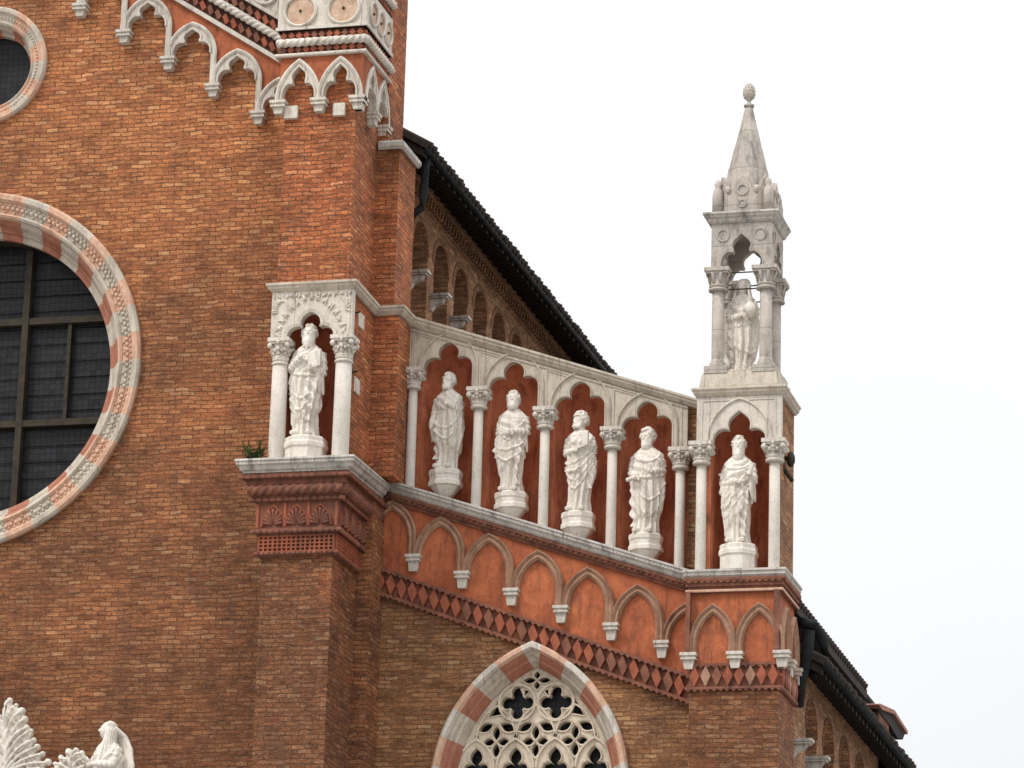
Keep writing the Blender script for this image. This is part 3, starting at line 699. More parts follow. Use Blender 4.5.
for i in range(-1, 6):
    x_, z_ = -1.526+.736*i, 14.315-.273*i
    c = x_+.368; z0 = z_-.273; W = .330; rise = .50
    L = pointed(W, rise, c, z_+.0)
    if i == -1: L = [p for p in L if p[0] > -2.10]
    L = L+[(c+W, z0)]
    if i == 5: L = [p for p in L if p[0] < 2.62]
    if i == 5: c = 2.5
    if len(L) > 2: mould(g, L, [(-.07, -.01), (.062, -.01), (.062, .04), (.036, .085), (.002, .045), (-.036, .07), (-.07, .03)], F)
    if i >= 0: one_corbel(table, F, x_, z_, .225, .085, .245)
obj('pointed_arch', g, ['terra_buff'], table)
def saw(g, F, ua, ub, base, pitch, h, th, d0, d1, mi=0):
    n = int(abs(ub-ua)/pitch); pts = []
    for i in range(n):
        u = ua+(ub-ua)*i/n; u2 = ua+(ub-ua)*(i+.5)/n; pts += [(u, base(u)-th), (u2, base(u2)-th-h)]
    pts += [(ub, base(ub)-th)]
    plate(g, [pts+[(ub, base(ub)), (ua, base(ua))]], d0, d1, F, mi)
g = G(); F = front(WY)
saw(g, F, -2.1, 2.66, DT, .085, .035, .035, .0, .10, 2); saw(g, F, -2.1, 2.66, lambda x: DT(x)-.36, .085, .035, .035, .0, .10, 2)
plate(g, [[(-2.1, DT(-2.1)-.03), (2.66, DT(2.66)-.03), (2.66, DT(2.66)-.37), (-2.1, DT(-2.1)-.37)]], 0, .02, F, 1)
lozenges(g, F, (-2.1, DT(-2.1)-.20), (2.66, DT(2.66)-.20), .172, .36, .018, .085, (0, 0, 0, 0, 1, 1))
obj('lozenge_band', g, ['terra_red', 'terra', 'terra', 'terra_dark', 'terra_buff'], church)
g = G()
for k, (o, h_, up) in enumerate(((.13, .045, -.165), (.09, .05, -.21), (.05, .045, -.26))):
    sweep(g, [(-2.05, WY, LZ(-2.05)+up), (2.68, WY, LZ(2.68)+up)], [(-.02, 0), (o, 0), (o, -h_), (-.02, -h_)])
saw(g, front(WY), -2.0, 2.66, lambda x: LZ(x)-.20, .085, .04, .01, .04, .115, 0)
obj('ledge_moulding', g, ['terra'], church)

arcade = empty('niche_arcade', (.36, .6, 14.8), None, None); arcade.parent = church; arcade.location = Vector((.36, .6, 14.8))-WORLD['church']
BX = [-1.130+.9975*i for i in range(4)]; BZ = [17.135-.3425*i for i in range(4)]
KX = [-1.645+1.003*i for i in range(5)]; KZ = [17.125-.342*i for i in range(5)]
AR = .415; g = G()
core = [(-1.74, 1.215), (-1.74, .72)]
for cx in BX: core += [(cx+AR*cos(pi-i*pi/14), .72+AR*1.14*sin(pi-i*pi/14)) for i in range(15)]
core += [(2.47, .72), (2.47, 1.215)]
prism_z(g, core, lambda x: LZ(x)-.12, lambda x: CZ(x)-.06); obj('plaster_wall', g, ['plaster'], arcade)
g = G()
for cx, z in zip(BX, BZ): alcove(g, cx, .72, AR, LZ(cx)-.25, z, .46, 1.14)
obj('alcove', g, ['plaster_deep'], arcade)
g = G(); g.box(2.46, 2.72, .70, 1.25, 13.5, 16.45); obj('brick_jamb', g, ['brick_tan'], arcade)
g = G(); g.box(-2.2, -1.735, .86, 1.2, 14, 17.8); obj('brick_jamb', g, ['brick_tan'], arcade)
g = G(); F = front(.72); w2 = .367
poly = [(-1.77, CZ(-1.77)-.11), (-1.77, KZ[0])]
for i in range(4):
    poly += [(BX[i]-w2, KZ[i])]+trefoil(w2, .03, BX[i], BZ[i]+.005)+[(BX[i]+w2, KZ[i+1])]
poly += [(2.455, KZ[4]), (2.455, CZ(2.455)-.11)]
plate(g, [poly], 0, .11, F)
for i in range(4):
    tre = trefoil(w2, .03, BX[i], BZ[i]+.005)
    mould(g, tre+[(BX[i]+w2, KZ[i+1])], [(0, .09), (.018, .09), (.018, .125), (0, .118)], F)
    A = pointed(w2+.075, (w2+.075)*1.18, BX[i], BZ[i]-.0)
    mould(g, A+[(BX[i]+w2+.075, KZ[i+1])], [(-.016, .105), (.016, .105), (.016, .132), (-.004, .145), (-.016, .13)], F)
    # raised border of each spandrel
    u0, u1 = KX[i]-.02, KX[i+1]+.02
    mould(g, [(KX[i], KZ[i]+.0), (KX[i], CZ(KX[i])-.19), (BX[i]-.12, CZ(BX[i]-.12)-.19)], [(-.01, .105), (.01, .105), (.01, .122), (-.01, .122)], F)
mould(g, [(KX[4], KZ[4]), (KX[4], CZ(KX[4])-.17)], [(-.01, .105), (.01, .105), (.01, .122), (-.01, .122)], F)
mould(g, [(-1.77, CZ(-1.77)-.155), (2.455, CZ(2.455)-.155)], [(-.014, .105), (.014, .105), (.014, .128), (-.014, .128)], F)
obj('arch_slab', g, ['marble_tan'], arcade)
for i, (x_, z_) in enumerate(zip(KX, KZ)): column(arcade, x_, .60, LZ(x_)+.0, z_, .315 if i else .30, .28, .073)

# --- lancet window with striped arch and pierced tracery
lan = empty('lancet_window', (WCX, .6, 6), None, None); lan.parent = church; lan.location = Vector((WCX, .6, 6))-WORLD['church']
def resample(pts, stepd):
    out = [pts[0]]; acc = 0
    for a, b_ in zip(pts, pts[1:]):
        L = math.hypot(b_[0]-a[0], b_[1]-a[1]); t = stepd-acc
        while t <= L: out.append((a[0]+(b_[0]-a[0])*t/L, a[1]+(b_[1]-a[1])*t/L)); t += stepd
        acc = (acc+L) % stepd
    return out
half = lancet(1.44, 13.0, 6.0, 60); half = half[:len(half)//2+1]      # left half up to the apex
hl = resample(half[::-1], .088)[::-1]; nl = len(hl)
full = hl+[(2*WCX-p[0], p[1]) for p in hl[::-1][1:]]
full[nl-1] = (WCX, 13.0)
mf = lambda i: 1 if ((min(i, 2*nl-3-i)-(nl-2)-2)//5) % 2 else 0
mf2 = lambda i: ((abs(i+.5-(nl-1))+2.5)//5) % 2
MFA = lambda i: 0 if mf2(i) else 1
g = G(); F = front(WY)
mould(g, full, [(-.0, -.05), (0, .09), (-.03, .125), (-.085, .125), (-.115, .08), (-.115, -.05)], F, matf=MFA)
mould(g, full, [(-.114, -.06), (-.114, .03), (-.16, .0), (-.20, -.06), (-.225, -.07), (-.25, -.13), (-.29, -.22), (-.29, -.36), (-.114, -.36)], F, matf=lambda i: MFA(i)+2)
obj('striped_arch', g, ['rosso', 'marble', 'rosso_deep', 'marble_tan'], lan)
# tracery
TZ = lambda py: None
TY_ = .86
hw, tp = 1.17, 12.72
outl = lancet(hw, tp, 6.0, 20)
def petal(cx, cz, a, L0, L1, wd, n=5):
    d = (cos(a), sin(a)); nn = (-d[1], d[0]); out = []
    for i in range(n+1):
        t = i/n; L = L0+(L1-L0)*t; w_ = wd*sin(pi*t)**.8 if 0 < t < 1 else 0
        out.append((cx+d[0]*L+nn[0]*w_, cz+d[1]*L+nn[1]*w_))
    for i in range(n-1, 0, -1):
        t = i/n; L = L0+(L1-L0)*t; w_ = wd*sin(pi*t)**.8
        out.append((cx+d[0]*L-nn[0]*w_, cz+d[1]*L-nn[1]*w_))
    return out
def quatre(cx, cz, r):
    out = []
    for k in range(4):
        a = k*pi/2; c = (cx+cos(a)*r, cz+sin(a)*r)
        for i in range(9):
            t = a-radians(125)+radians(250)*i/8; out.append((c[0]+.60*r*cos(t), c[1]+.60*r*sin(t)))
    return out
def trilobe(cx, cz, r, zb):                                     # head of a light
    out = [(cx+r*1.0, zb)]
    out += [(cx+r*.62+r*.62*cos(t), cz-r*.9+r*.62*sin(t)) for t in [radians(a) for a in (-40, 0, 45, 95, 130)]]
    out += [(cx+r*.62*cos(t), cz+r*.25+r*.7*sin(t)+(r*.25 if abs(t-pi/2) < .1 else 0)) for t in [radians(a) for a in (-20, 10, 45, 90, 135, 170, 200)]]
    out += [(cx-r*.62+r*.62*cos(t), cz-r*.9+r*.62*sin(t)) for t in [radians(a) for a in (50, 85, 135, 180, 220)]]
    out += [(cx-r*1.0, zb)]
    return out
SPX = .575; TC = .275; z1, z2, z3, z4 = 12.18, 11.80, 11.62, 11.38   # quatrefoils, sprays, crosses, heads of lights
def inside(p, m_=.05):
    hw2, tp2 = hw-m_, tp-m_*1.3; zs = tp2-hw2*1.45
    if p[1] < zs: return abs(p[0]-WCX-.03) < hw2
    w_, h_ = hw2, tp2-zs; r_ = (w_*w_+h_*h_)/(2*w_); x_ = abs(p[0]-WCX-.03)
    return math.hypot(x_+r_-w_, p[1]-zs) < r_
holes = []
for s in (-.5, .5):
    holes.append(quatre(TC+s*SPX*.98, z1, .148))
for k in (-1.5, -.5, .5, 1.5):
    for a in (25, 155): holes.append(petal(TC+k*SPX, z2-.03, radians(a), .03, .255, .062))
    holes.append(petal(TC+k*SPX, z2-.03, radians(-90), .03, .12, .03))
    holes.append(trilobe(TC+k*SPX, z4-.02, .15, 10.98))
for k in (-2, -1, 0, 1, 2):
    for a in (0, 90, 180, 270): holes.append(petal(TC+k*SPX, z3, radians(a), .025, .225 if a % 180 == 90 else .185, .054))
for a in (0, 90, 180, 270): holes.append(petal(TC, 12.50, radians(a), .02, .20 if a % 180 == 0 else .13, .042))
for s in (-1, 1):
    holes.append([(TC+s*.56, 12.22), (TC+s*.50, 12.02), (TC+s*.70, 11.98)])
    holes.append([(TC+s*.17, 12.28), (TC+s*.11, 12.42-.07), (TC+s*.21, 12.36)])
holes = [h_ for h_ in holes if all(inside(p) for p in h_)]
g = G()
top_poly = [p for p in outl if p[1] >= 10.9]
top_poly = [(WCX-hw, 10.9)]+[p for p in top_poly]+[(WCX+hw, 10.9)]
plate(g, [top_poly]+holes, -.12, 0, front(TY_))
for h_ in holes:
    ar = sum(a[0]*b_[1]-b_[0]*a[1] for a, b_ in zip(h_, h_[1:]+h_[:1]))
    hh = h_ if ar < 0 else h_[::-1]
    mould(g, hh, [(-.0, -.02), (.022, -.02), (.022, .022), (.0, .006)], front(TY_), closed=True)
for k in (-.5, .5):                                             # rings round the quatrefoils, raised ribs of the arches
    mould(g, ring((TC+k*SPX*.98, z1), .265, 30), [(-.016, -.01), (.016, -.01), (.016, .03), (-.016, .03)], front(TY_), closed=True)
for k in (-1.5, -.5, .5, 1.5):
    L = [p for p in pointed(.27, .42, TC+k*SPX, z4-.14) if inside(p, .02)]
    if len(L) > 2: mould(g, L, [(-.014, -.01), (.014, -.01), (.014, .034), (-.014, .034)], front(TY_))
for k in (-1, 0, 1):
    for L in (pointed(.29, .50, TC+k*SPX, z3+.02),):
        L = [p for p in L if inside(p, .02)]
        if len(L) > 2: mould(g, L, [(-.012, -.01), (.012, -.01), (.012, .028), (-.012, .028)], front(TY_))
for k in (-2, -1, 0, 1, 2):
    x_ = TC+k*SPX
    if abs(x_-WCX) < 1.0: g.box(x_-.06, x_+.06, TY_-.02, TY_+.12, 6, 10.9)
obj('tracery', g, ['cream'], lan)
g = G(); plate(g, [lancet(1.2, 12.75, 6.0)], -.34, -.30, front(.75)); obj('glass', g, ['glass'], lan, org=(WCX, 1.06, 9))

# --- corner turret at the end of the aisle
TX0_, TX1_ = 2.665, 3.925; BY = 1.2
tur = empty('corner_turret', (3.3, .6, 0), None, None); tur.parent = church; tur.location = Vector((3.3, .6, 0))-WORLD['church']
g = G(); g.box(TX0_, TX1_, 0, BY, 0, 12.16); obj('brick_pier', g, ['brick_red'], tur)
g = G(); g.box(TX0_+.01, TX1_-.01, .012, BY-.01, 12.16, 13.7)
obj('plaster_panel', g, ['plaster'], tur)
TP = lambda z: [(TX0_, BY, z), (TX0_, 0, z), (TX1_, 0, z), (TX1_, BY, z)]
g = G()
sweep(g, TP(12.49), [(-.03, 0), (.055, 0), (.055, -.035), (-.03, -.035)]); sweep(g, TP(12.16), [(-.03, 0), (.055, 0), (.055, -.035), (-.03, -.035)])
for F_, a, b in ((front(0), TX0_-.05, TX1_+.05), (side(TX1_), -.05, BY)):
    saw(g, F_, a, b, lambda u: 12.46, .085, .035, .002, 0, .05, 0); saw(g, F_, a, b, lambda u: 12.13, .085, .035, .002, 0, .05, 0)
obj('saw_moulding', g, ['terra'], tur)
g = G()
for F_, a, b in ((front(0), TX0_, TX1_), (side(TX1_), 0, BY)):
    lozenges(g, F_, (a, 12.31), (b, 12.31), .155, .33, -.0, .055, (0, 1, 1, 2, 1))
sweep(g, TP(12.16), [(-.03, 0), (.004, 0), (.004, .30), (-.03, .30)], 2)
obj('lozenge_band', g, ['terra_buff', 'terra_red', 'terra', 'terra_dark'], tur)
g = G(); w = G()
pf = [(-.07, -.01), (.055, -.01), (.055, .035), (.03, .085), (.0, .05), (-.04, .065), (-.07, .03)]
for F_, c0, sp_, k_ in ((front(.012), 2.99, .655, 2), (side(TX1_-.012), .32, .60, 2)):
    for k in range(k_): 
        c = c0+k*sp_; W = sp_/2-.035; mould(g, [(c-W, 12.62)]+pointed(W, .52, c, 12.76)+[(c+W, 12.62)], pf, F_)
    for k in range(k_+1):
        one_corbel(tur, F_, c0-sp_/2+k*sp_, 12.64, .235, .085, .23)
plate(g, [[(2.62, 12.66), (2.68, 12.66), (2.68, 13.5), (2.62, 13.5)]], 0, .10, front(.0), 1); plate(g, [[(3.86, 12.66), (3.935, 12.66), (3.935, 13.5), (3.86, 13.5)]], -.03, .09, front(.0), 1)
obj('pointed_arch', g, ['terra_buff', 'terra'], tur)
g = G()
for (o, a, b) in ((.05, 13.49, 13.53), (.03, 13.53, 13.58), (.06, 13.58, 13.66), (.09, 13.66, 13.70)):
    sweep(g, TP(0), [(-.03, b), (o, b), (o, a), (-.03, a)])
for F_, a, b in ((front(0), TX0_-.05, TX1_+.05), (side(TX1_), -.05, BY)): saw(g, F_, a, b, lambda u: 13.655, .085, .03, .005, .05, .09, 0)
sweep(g, TP(13.50), [(0, 0), (.058, 0), (.062, .02), (.055, .035), (0, .035)], 1)
obj('frieze', g, ['terra', 'rosso'], tur)
g = G()
sweep(g, TP(13.815), [(-.6, 0), (.10, 0), (.105, -.03), (.085, -.045), (.085, -.085), (.065, -.10), (.05, -.15), (-.6, -.15)])
dent(g, (2.58, -.08, 13.765), (4.0, -.08, 13.805), .055, .03, .012, .03, None); dent(g, (4.005, -.10, 13.765), (4.005, 1.15, 13.805), .055, .03, .012, .03, None)
obj('ledge', g, ['ledge'], tur)
tcx = 3.327; g = G()
plan = [(2.73, BY-.05), (2.73, .13)]+[(tcx+AR*cos(pi-i*pi/14), .13+AR*1.6*sin(pi-i*pi/14)) for i in range(15)]+[(3.90, .13), (3.90, BY-.05)]
prism_z(g, plan, lambda x: 13.85, lambda x: 16.40); obj('brick_shaft', g, ['brick_tan'], tur)
g = G(); alcove(g, tcx, .13, AR, 13.8, 15.70, .50, 1.6)
plate(g, [[(2.74, 13.86), (tcx-AR, 13.86), (tcx-AR, 15.7), (2.74, 15.7)]], 0, .004, front(.13)); plate(g, [[(tcx+AR, 13.86), (3.88, 13.86), (3.88, 15.7), (tcx+AR, 15.7)]], 0, .004, front(.13))
obj('alcove', g, ['plaster_deep'], tur)
g = G(); F = front(.125)
tre = trefoil(.375, .12, tcx, 15.70)
plate(g, [[(2.715, 15.67), (tcx-.375, 15.67)]+tre+[(tcx+.375, 15.67), (3.925, 15.67), (3.925, 16.34), (2.715, 16.34)]], 0, .12, F)
mould(g, tre, [(0, .10), (.02, .10), (.02, .135), (0, .128)], F)
mould(g, pointed(.455, .60, tcx, 15.70), [(-.016, .115), (.016, .115), (.016, .14), (-.004, .15), (-.016, .138)], F)
mould(g, [(2.79, 15.70), (2.79, 16.28), (3.84, 16.28), (3.84, 15.70)], [(-.01, .115), (.01, .115), (.01, .13), (-.01, .13)], F)
obj('arch_slab', g, ['marble'], tur)
column(tur, 2.79, .03, 13.82, 15.67, .325, .29, .075); column(tur, 3.835, .03, 13.82, 15.67, .335, .29, .08)
g = G(); sweep(g, [(2.72, BY-.05, 16.46), (2.72, .0, 16.46), (3.925, .0, 16.46), (3.925, BY-.05, 16.46)], [(-.5, 0), (.075, 0), (.08, -.03), (.055, -.05), (.055, -.075), (.03, -.10), (.01, -.125), (-.5, -.125)])
obj('cornice', g, ['marble_tan'], tur, bevel=.004)
g = G(); tube(g, [(3.88, .50, 15.52), (3.99, .48, 15.56), (4.0, .45, 15.5)], .03, 8); ball(g, (3.985, .45, 15.50), .085, 0, (.75, 1, 1.4), 8)
tube(g, [(3.88, .32, 15.38), (4.0, .50, 15.2)], .032, 6)
obj('iron_bracket', g, ['iron'], tur)

# --- open pinnacle and spire
pin = empty('pinnacle', (3.33, .5, 16.46), None, None); pin.parent = church; pin.location = Vector((3.33, .5, 16.46))-WORLD['church']
px0, px1, py0, py1 = 2.875, 3.755, .08, .96
g = G()
g.box(px0-.10, px1+.10, py0-.06, py1+.06, 16.455, 16.70)
sweep(g, [(px0-.10, py1+.06, 16.70), (px0-.10, py0-.06, 16.70), (px1+.10, py0-.06, 16.70), (px1+.10, py1+.06, 16.70)], [(-.2, 0), (.0, 0), (.03, -.20), (.03, -.245), (-.2, -.245)])
obj('plinth', g, ['marble_tan'], pin, bevel=.01)
for sx in (px0+.095, px1-.095):
    for sy in (py0+.095, py1-.095): column(pin, sx, sy, 16.74, 18.27, .36, .30, .092, ('pinkish', 'pinkish'), True)
g = G(); pcx, pcy = (px0+px1)/2, (py0+py1)/2
tw = .30
def headp(c): 
    return cusped(tw, .50, c, 18.27)
h0 = .44
fp = [(pcx-h0, 18.27), (pcx-tw, 18.27)]+headp(pcx)+[(pcx+tw, 18.27), (pcx+h0, 18.27), (pcx+h0, 18.95), (pcx-h0, 18.95)]
plate(g, [fp], 0, .12, front(py0+.12)); plate(g, [fp], 0, .12, front(py1))
sp2 = [(p[0]-pcx+pcy, p[1]) for p in fp]
sp2 = [(max(py0+.121, min(py1-.121, p[0])), p[1]) for p in sp2]
plate(g, [sp2], 0, .12, side(px1-.12)); plate(g, [sp2], 0, .12, side(px0))
g.box(px0+.11, px1-.11, py0+.11, py1-.11, 18.90, 18.96)
for F_, c in ((front(py0), pcx), (side(px1), pcy)):
    for s in (-1, 1):
        mould(g, ring((c+s*.27, 18.76), .085, 18), [(-.012, -.01), (.012, -.01), (.012, .014), (-.012, .014)], F_, closed=True)
    mould(g, headp(c), [(0, -.01), (.018, -.01), (.018, .014), (0, .012)], F_)
obj('arch_head', g, ['pinkish'], pin)
g = G(); ct = .0
sweep(g, [(px0-.02, py1+.02, 19.09), (px0-.02, py0-.02, 19.09), (px1+.02, py0-.02, 19.09), (px1+.02, py1+.02, 19.09)], [(-.35, 0), (.09, 0), (.095, -.03), (.07, -.05), (.06, -.075), (.03, -.10), (.03, -.12), (.0, -.15), (-.35, -.15)])
obj('cornice', g, ['ledge'], pin, bevel=.004)
g = G()
lathe(g, (pcx, pcy, 19.09), [(.43, 0), (.43, .2), (.38, .42), (.35, .47), (.335, .57), (.29, .80), (.284, .805), (.211, 1.12), (.206, 1.125), (.145, 1.38), (.095, 1.60), (.055, 1.77)], 8, 0, False, rot=pi/8)
obj('spire', g, ['pinkish'], pin, bevel=.006)
g = G()
def gablet(g, a, dist, w_, h_, bulb=.04):                       # leaf-shaped gables round the foot of the spire
    d = Vector((cos(a), sin(a))); t = Vector((-d.y, d.x))
    F_ = lambda u, v, q: (pcx+d.x*(dist+q)+t.x*u, pcy+d.y*(dist+q)+t.y*u, 19.09+v)
    pts = [(-w_, 0), (-w_, h_*.45), (-w_*.82, h_*.62), (-w_*.62, h_*.66), (-w_*.45, h_*.86), (-w_*.2, h_*.9), (0, h_), (w_*.2, h_*.9), (w_*.45, h_*.86), (w_*.62, h_*.66), (w_*.82, h_*.62), (w_, h_*.45), (w_, 0)]
    plate(g, [pts], -.07, 0, F_)
    mould(g, ring((0, h_*.62), w_*.36, 14), [(-.014, -.01), (.014, -.01), (.014, .018), (-.014, .018)], F_, closed=True)
    mould(g, ring((0, h_*.26), w_*.26, 14), [(-.012, -.01), (.012, -.01), (.012, .016), (-.012, .016)], F_, closed=True)
    for s in (-1, 1): ball(g, F_(s*w_*.95, h_*.62, .0), bulb, 0, (1, 1, 1.6), 7)
for k in range(4): gablet(g, -pi/2+k*pi/2, .425, .215, .58)
for k in range(4): gablet(g, -pi/4+k*pi/2, .46, .15, .60, .03)
for sx in (-1, 1):
    for sy in (-1, 1): lathe(g, (pcx+sx*.37, pcy+sy*.37, 19.09), [(.08, 0), (.078, .30), (.062, .38), (.04, .42), (.052, .46), (.035, .52), (.0, .55)], 8)
obj('spire_gable', g, ['pinkish'], pin)
g = G(); lathe(g, (pcx, pcy, 20.85), [(.05, 0), (.075, .01), (.08, .04), (.05, .055), (.028, .075), (.028, .10), (.06, .135), (.088, .18), (.094, .22), (.085, .28), (.058, .34), (.02, .38)], 16)
for k in range(5):
    for j in range(10):
        a = 2*pi*(j+.5*(k % 2))/10; zz = [.15, .20, .25, .30, .34][k]; rr = [.072, .09, .09, .078, .055][k]
        ball(g, (pcx+rr*cos(a), pcy+rr*sin(a), 20.85+zz), .010, 0, seg=5)
obj('finial', g, ['pinkish'], pin)
g = G(); 
for z_ in (18.23, 17.98):
    tube(g, [(px0+.1, py0+.12, z_), (px1-.1, py0+.12, z_)], .010, 6); tube(g, [(px1-.1, py0+.1, z_), (px1-.1, py1-.1, z_)], .010, 6); tube(g, [(px0+.1, py1-.12, z_), (px1-.1, py1-.12, z_)], .010, 6)
obj('iron_tie', g, ['iron'], pin)

# --- flanks of nave and aisle: blind arches, eaves, roofs
def flank(wallname, xw, y0, y1, zb, zt, tops, spring_dz, aw, pitch, ystart, mat, narch, zfoot):
    g = G(); F = side(xw); poly = [(y0, zb), (y1, zb), (y1, zt), (y0, zt)]; hs_ = []
    for i in range(narch):
        c = ystart+pitch*i
        if c+aw < y1: hs_.append([(c-aw, zfoot), (c-aw, tops-spring_dz)]+[(c+aw*cos(t), tops-spring_dz+spring_dz*sin(t)) for t in [pi-k*pi/12 for k in range(1, 12)]]+[(c+aw, tops-spring_dz), (c+aw, zfoot)])
    plate(g, [poly]+hs_, -.30, 0, F)
    # inner order of each blind arch and the back of the recess
    gi = G()
    for i in range(narch):
        c = ystart+pitch*i; a2 = aw*.62
        if c+aw < y1:
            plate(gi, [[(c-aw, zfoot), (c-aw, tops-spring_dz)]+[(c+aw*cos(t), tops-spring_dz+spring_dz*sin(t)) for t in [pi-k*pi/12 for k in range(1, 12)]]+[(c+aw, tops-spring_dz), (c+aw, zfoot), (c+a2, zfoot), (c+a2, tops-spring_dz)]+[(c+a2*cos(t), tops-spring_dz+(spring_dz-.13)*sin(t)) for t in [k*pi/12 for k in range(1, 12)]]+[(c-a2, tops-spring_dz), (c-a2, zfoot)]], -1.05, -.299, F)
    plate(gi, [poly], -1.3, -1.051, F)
    obj('arch_recess', gi, ['brick_shade'], church)
    o = obj(wallname, g, [mat], church)
    for i in range(min(narch, 12)):
        c = ystart+pitch*i; g = G(); cv = [(c+aw*cos(t), tops-spring_dz+spring_dz*sin(t)) for t in [pi-k*pi/16 for k in range(17)]]
        vw = .11 if wallname[0] == 'n' else .06
        mould(g, cv, [(.0, -.05), (vw, -.05), (vw, .012), (.0, .012)], F)
        obj('brick_arch', g, ['brick_tan' if wallname[0] == 'n' else 'brick_red'], church, org=(xw, c, tops))
    return o
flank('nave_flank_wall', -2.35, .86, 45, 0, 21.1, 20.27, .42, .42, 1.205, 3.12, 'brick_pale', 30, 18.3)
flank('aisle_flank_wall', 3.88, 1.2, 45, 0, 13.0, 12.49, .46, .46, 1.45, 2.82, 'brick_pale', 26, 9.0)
def bracket(g, x, y, z):
    g.box(x, x+.36, y-.11, y+.11, z-.045, z); g.box(x, x+.33, y-.095, y+.095, z-.075, z-.046)
    plate(g, [[(x, z-.27), (x+.08, z-.26), (x+.12, z-.19), (x+.24, z-.14), (x+.29, z-.076), (x, z-.076)]], -.06, .06, lambda u, v, d: (u, y+d, v))
for i in range(7):
    g = G(); bracket(g, -2.40, 2.60+1.205*i, 19.30); obj('stone_bracket', g, ['ledge'], church, org=(-2.36, 2.54+1.205*i, 19.2), bevel=.006)
for i in range(5):
    y_ = 1.42+1.35*i; g = G(); bracket(g, 3.80, y_, 11.68); obj('stone_bracket', g, ['ledge'], church, org=(3.87, y_, 11.6), bevel=.006)
g = G()                                                       # corbel courses under the nave eaves
def course(g, x0, o, z0, z1, mi): g.box(x0-.01, x0+o, .9, 44, z0, z1, mi)
course(g, -2.35, .035, 20.52, 20.55, 0); course(g, -2.35, .10, 20.74, 20.79, 0); course(g, -2.35, .05, 20.79, 20.93, 0); course(g, -2.35, .14, 20.93, 20.98, 0); course(g, -2.35, .025, 20.56, 20.735, 1)
for i in range(150):
    y_ = 1.0+i*.165
    plate(g, [[(y_, 20.57), (y_+.05, 20.57), (y_+.12, 20.735), (y_+.06, 20.735)]], 0, .09, side(-2.35), 0)
obj('eaves_corbel_course', g, ['brick_pale', 'terra_dark'], church)
def roof(nm, xe, ze, xr, zr, y0, y1, xw, zw, tile='tile'):
    """soffit from the wall (xw, zw) to the eave (xe, ze), tiles above it up to the ridge (xr, zr)"""
    g = G(); F = lambda u, v, d: (u, d, v); t = .07
    sl = (zr-ze)/(xr-xe)
    plate(g, [[(xe, ze), (xe+.02, ze+t), (xr, zr+t), (xr, zr)]], y0, y1, F, 0)
    k = int((y1-y0)/.21); k = min(k, 190)
    for i in range(k):                                          # rounded cover tiles
        y_ = y0+.1+i*.21
        q = random.uniform(-.018, .018); w_ = random.uniform(.045, .065); y_ += random.uniform(-.015, .015)
        tube(g, [(xe+.05+q, y_, ze+t-.005+sl*q), (xe-.9, y_, ze+t-.005-.95*sl)], w_, 8, 0)
    r = obj(nm, g, [tile], church)
    g = G(); nr_ = min(int((y1-y0)/.33), 110)
    for i in range(nr_):
        y_ = y0+.06+i*.33
        v = [(xe-.03, y_, ze-.01), (xe-.03, y_+.09, ze-.01), (xe-.03, y_+.09, ze-.12), (xe-.03, y_, ze-.12)]
        dx = (xw-xe); z2 = -dx*0+ze+sl*dx
        v += [(xw-.3, y_, z2-.01+sl*-.3), (xw-.3, y_+.09, z2-.01+sl*-.3), (xw-.3, y_+.09, z2-.13+sl*-.3), (xw-.3, y_, z2-.13+sl*-.3)]
        g.add(v, [(0,1,2,3), (4,5,6,7), (0,1,5,4), (1,2,6,5), (2,3,7,6), (3,0,4,7)])
    rf = obj('rafter', g, ['dark'], church); rf['kind'] = 'stuff'
    return r
roof('nave_roof', -1.66, 20.66, AX, 24.6, .88, 45, -2.35, 21.1)
roof('aisle_roof', 4.33, 12.70, -2.2, 16.2, 1.22, 45, 3.88, 13.0)
# gutters and downpipes
g = G(); tube(g, [(-1.66, .9, 20.63), (-1.66, 20, 20.63)], .045, 10); obj('gutter', g, ['pipe'], church)
g = G(); tube(g, [(-1.72, 1.15, 20.62), (-1.74, 1.15, 20.45), (-1.76, 1.15, 19.95), (-1.78, 1.13, 19.80), (-1.95, 1.0, 19.62), (-2.3, .95, 19.5)], .062, 10); obj('downpipe', g, ['pipe'], church)
g = G(); tube(g, [(4.34, 1.25, 12.70), (4.34, 30, 12.70)], .05, 10); obj('gutter', g, ['pipe'], church)
g = G(); tube(g, [(4.0, 1.22, 13.32), (4.16, 1.35, 13.30), (4.28, 1.55, 13.12), (4.30, 1.6, 12.8), (4.1, 1.5, 12.6)], .08, 12)
tube(g, [(4.12, 1.25, 13.2), (4.09, 1.25, 12.8), (4.0, 1.28, 12.5), (3.97, 1.28, 12.12)], [.085, .085, .08, .075], 12); obj('downpipe', g, ['pipe'], church)
# raised strip of roof and dormer behind the aisle parapet
g = G(); F = lambda u, v, d: (u, d, v)
plate(g, [[(3.55, 12.9), (3.6, 13.45), (3.95, 13.46), (3.96, 13.60), (1.5, 15.1), (1.5, 12.9)]], 1.21, 7.4, F, 0)
for i in range(29): tube(g, [(3.98, 1.3+i*.21, 13.60), (3.0, 1.3+i*.21, 14.18)], .06, 8, 0)
plate(g, [[(3.45, 12.9), (3.62, 13.0), (3.72, 13.14), (3.98, 13.15), (3.99, 13.27), (1.5, 14.6), (1.5, 12.9)]], 7.4, 9.0, F, 0)
obj('raised_roof', g, ['tile'], church)
g = G(); g.box(3.2, 3.88, 9.0, 10.1, 12.6, 13.60, 0)
plate(g, [[(8.60, 13.62), (8.74, 13.66), (10.3, 13.86), (11.75, 13.79), (11.72, 13.73), (10.3, 13.795), (9.0, 13.61)]], -.7, .05, side(3.9), 1)
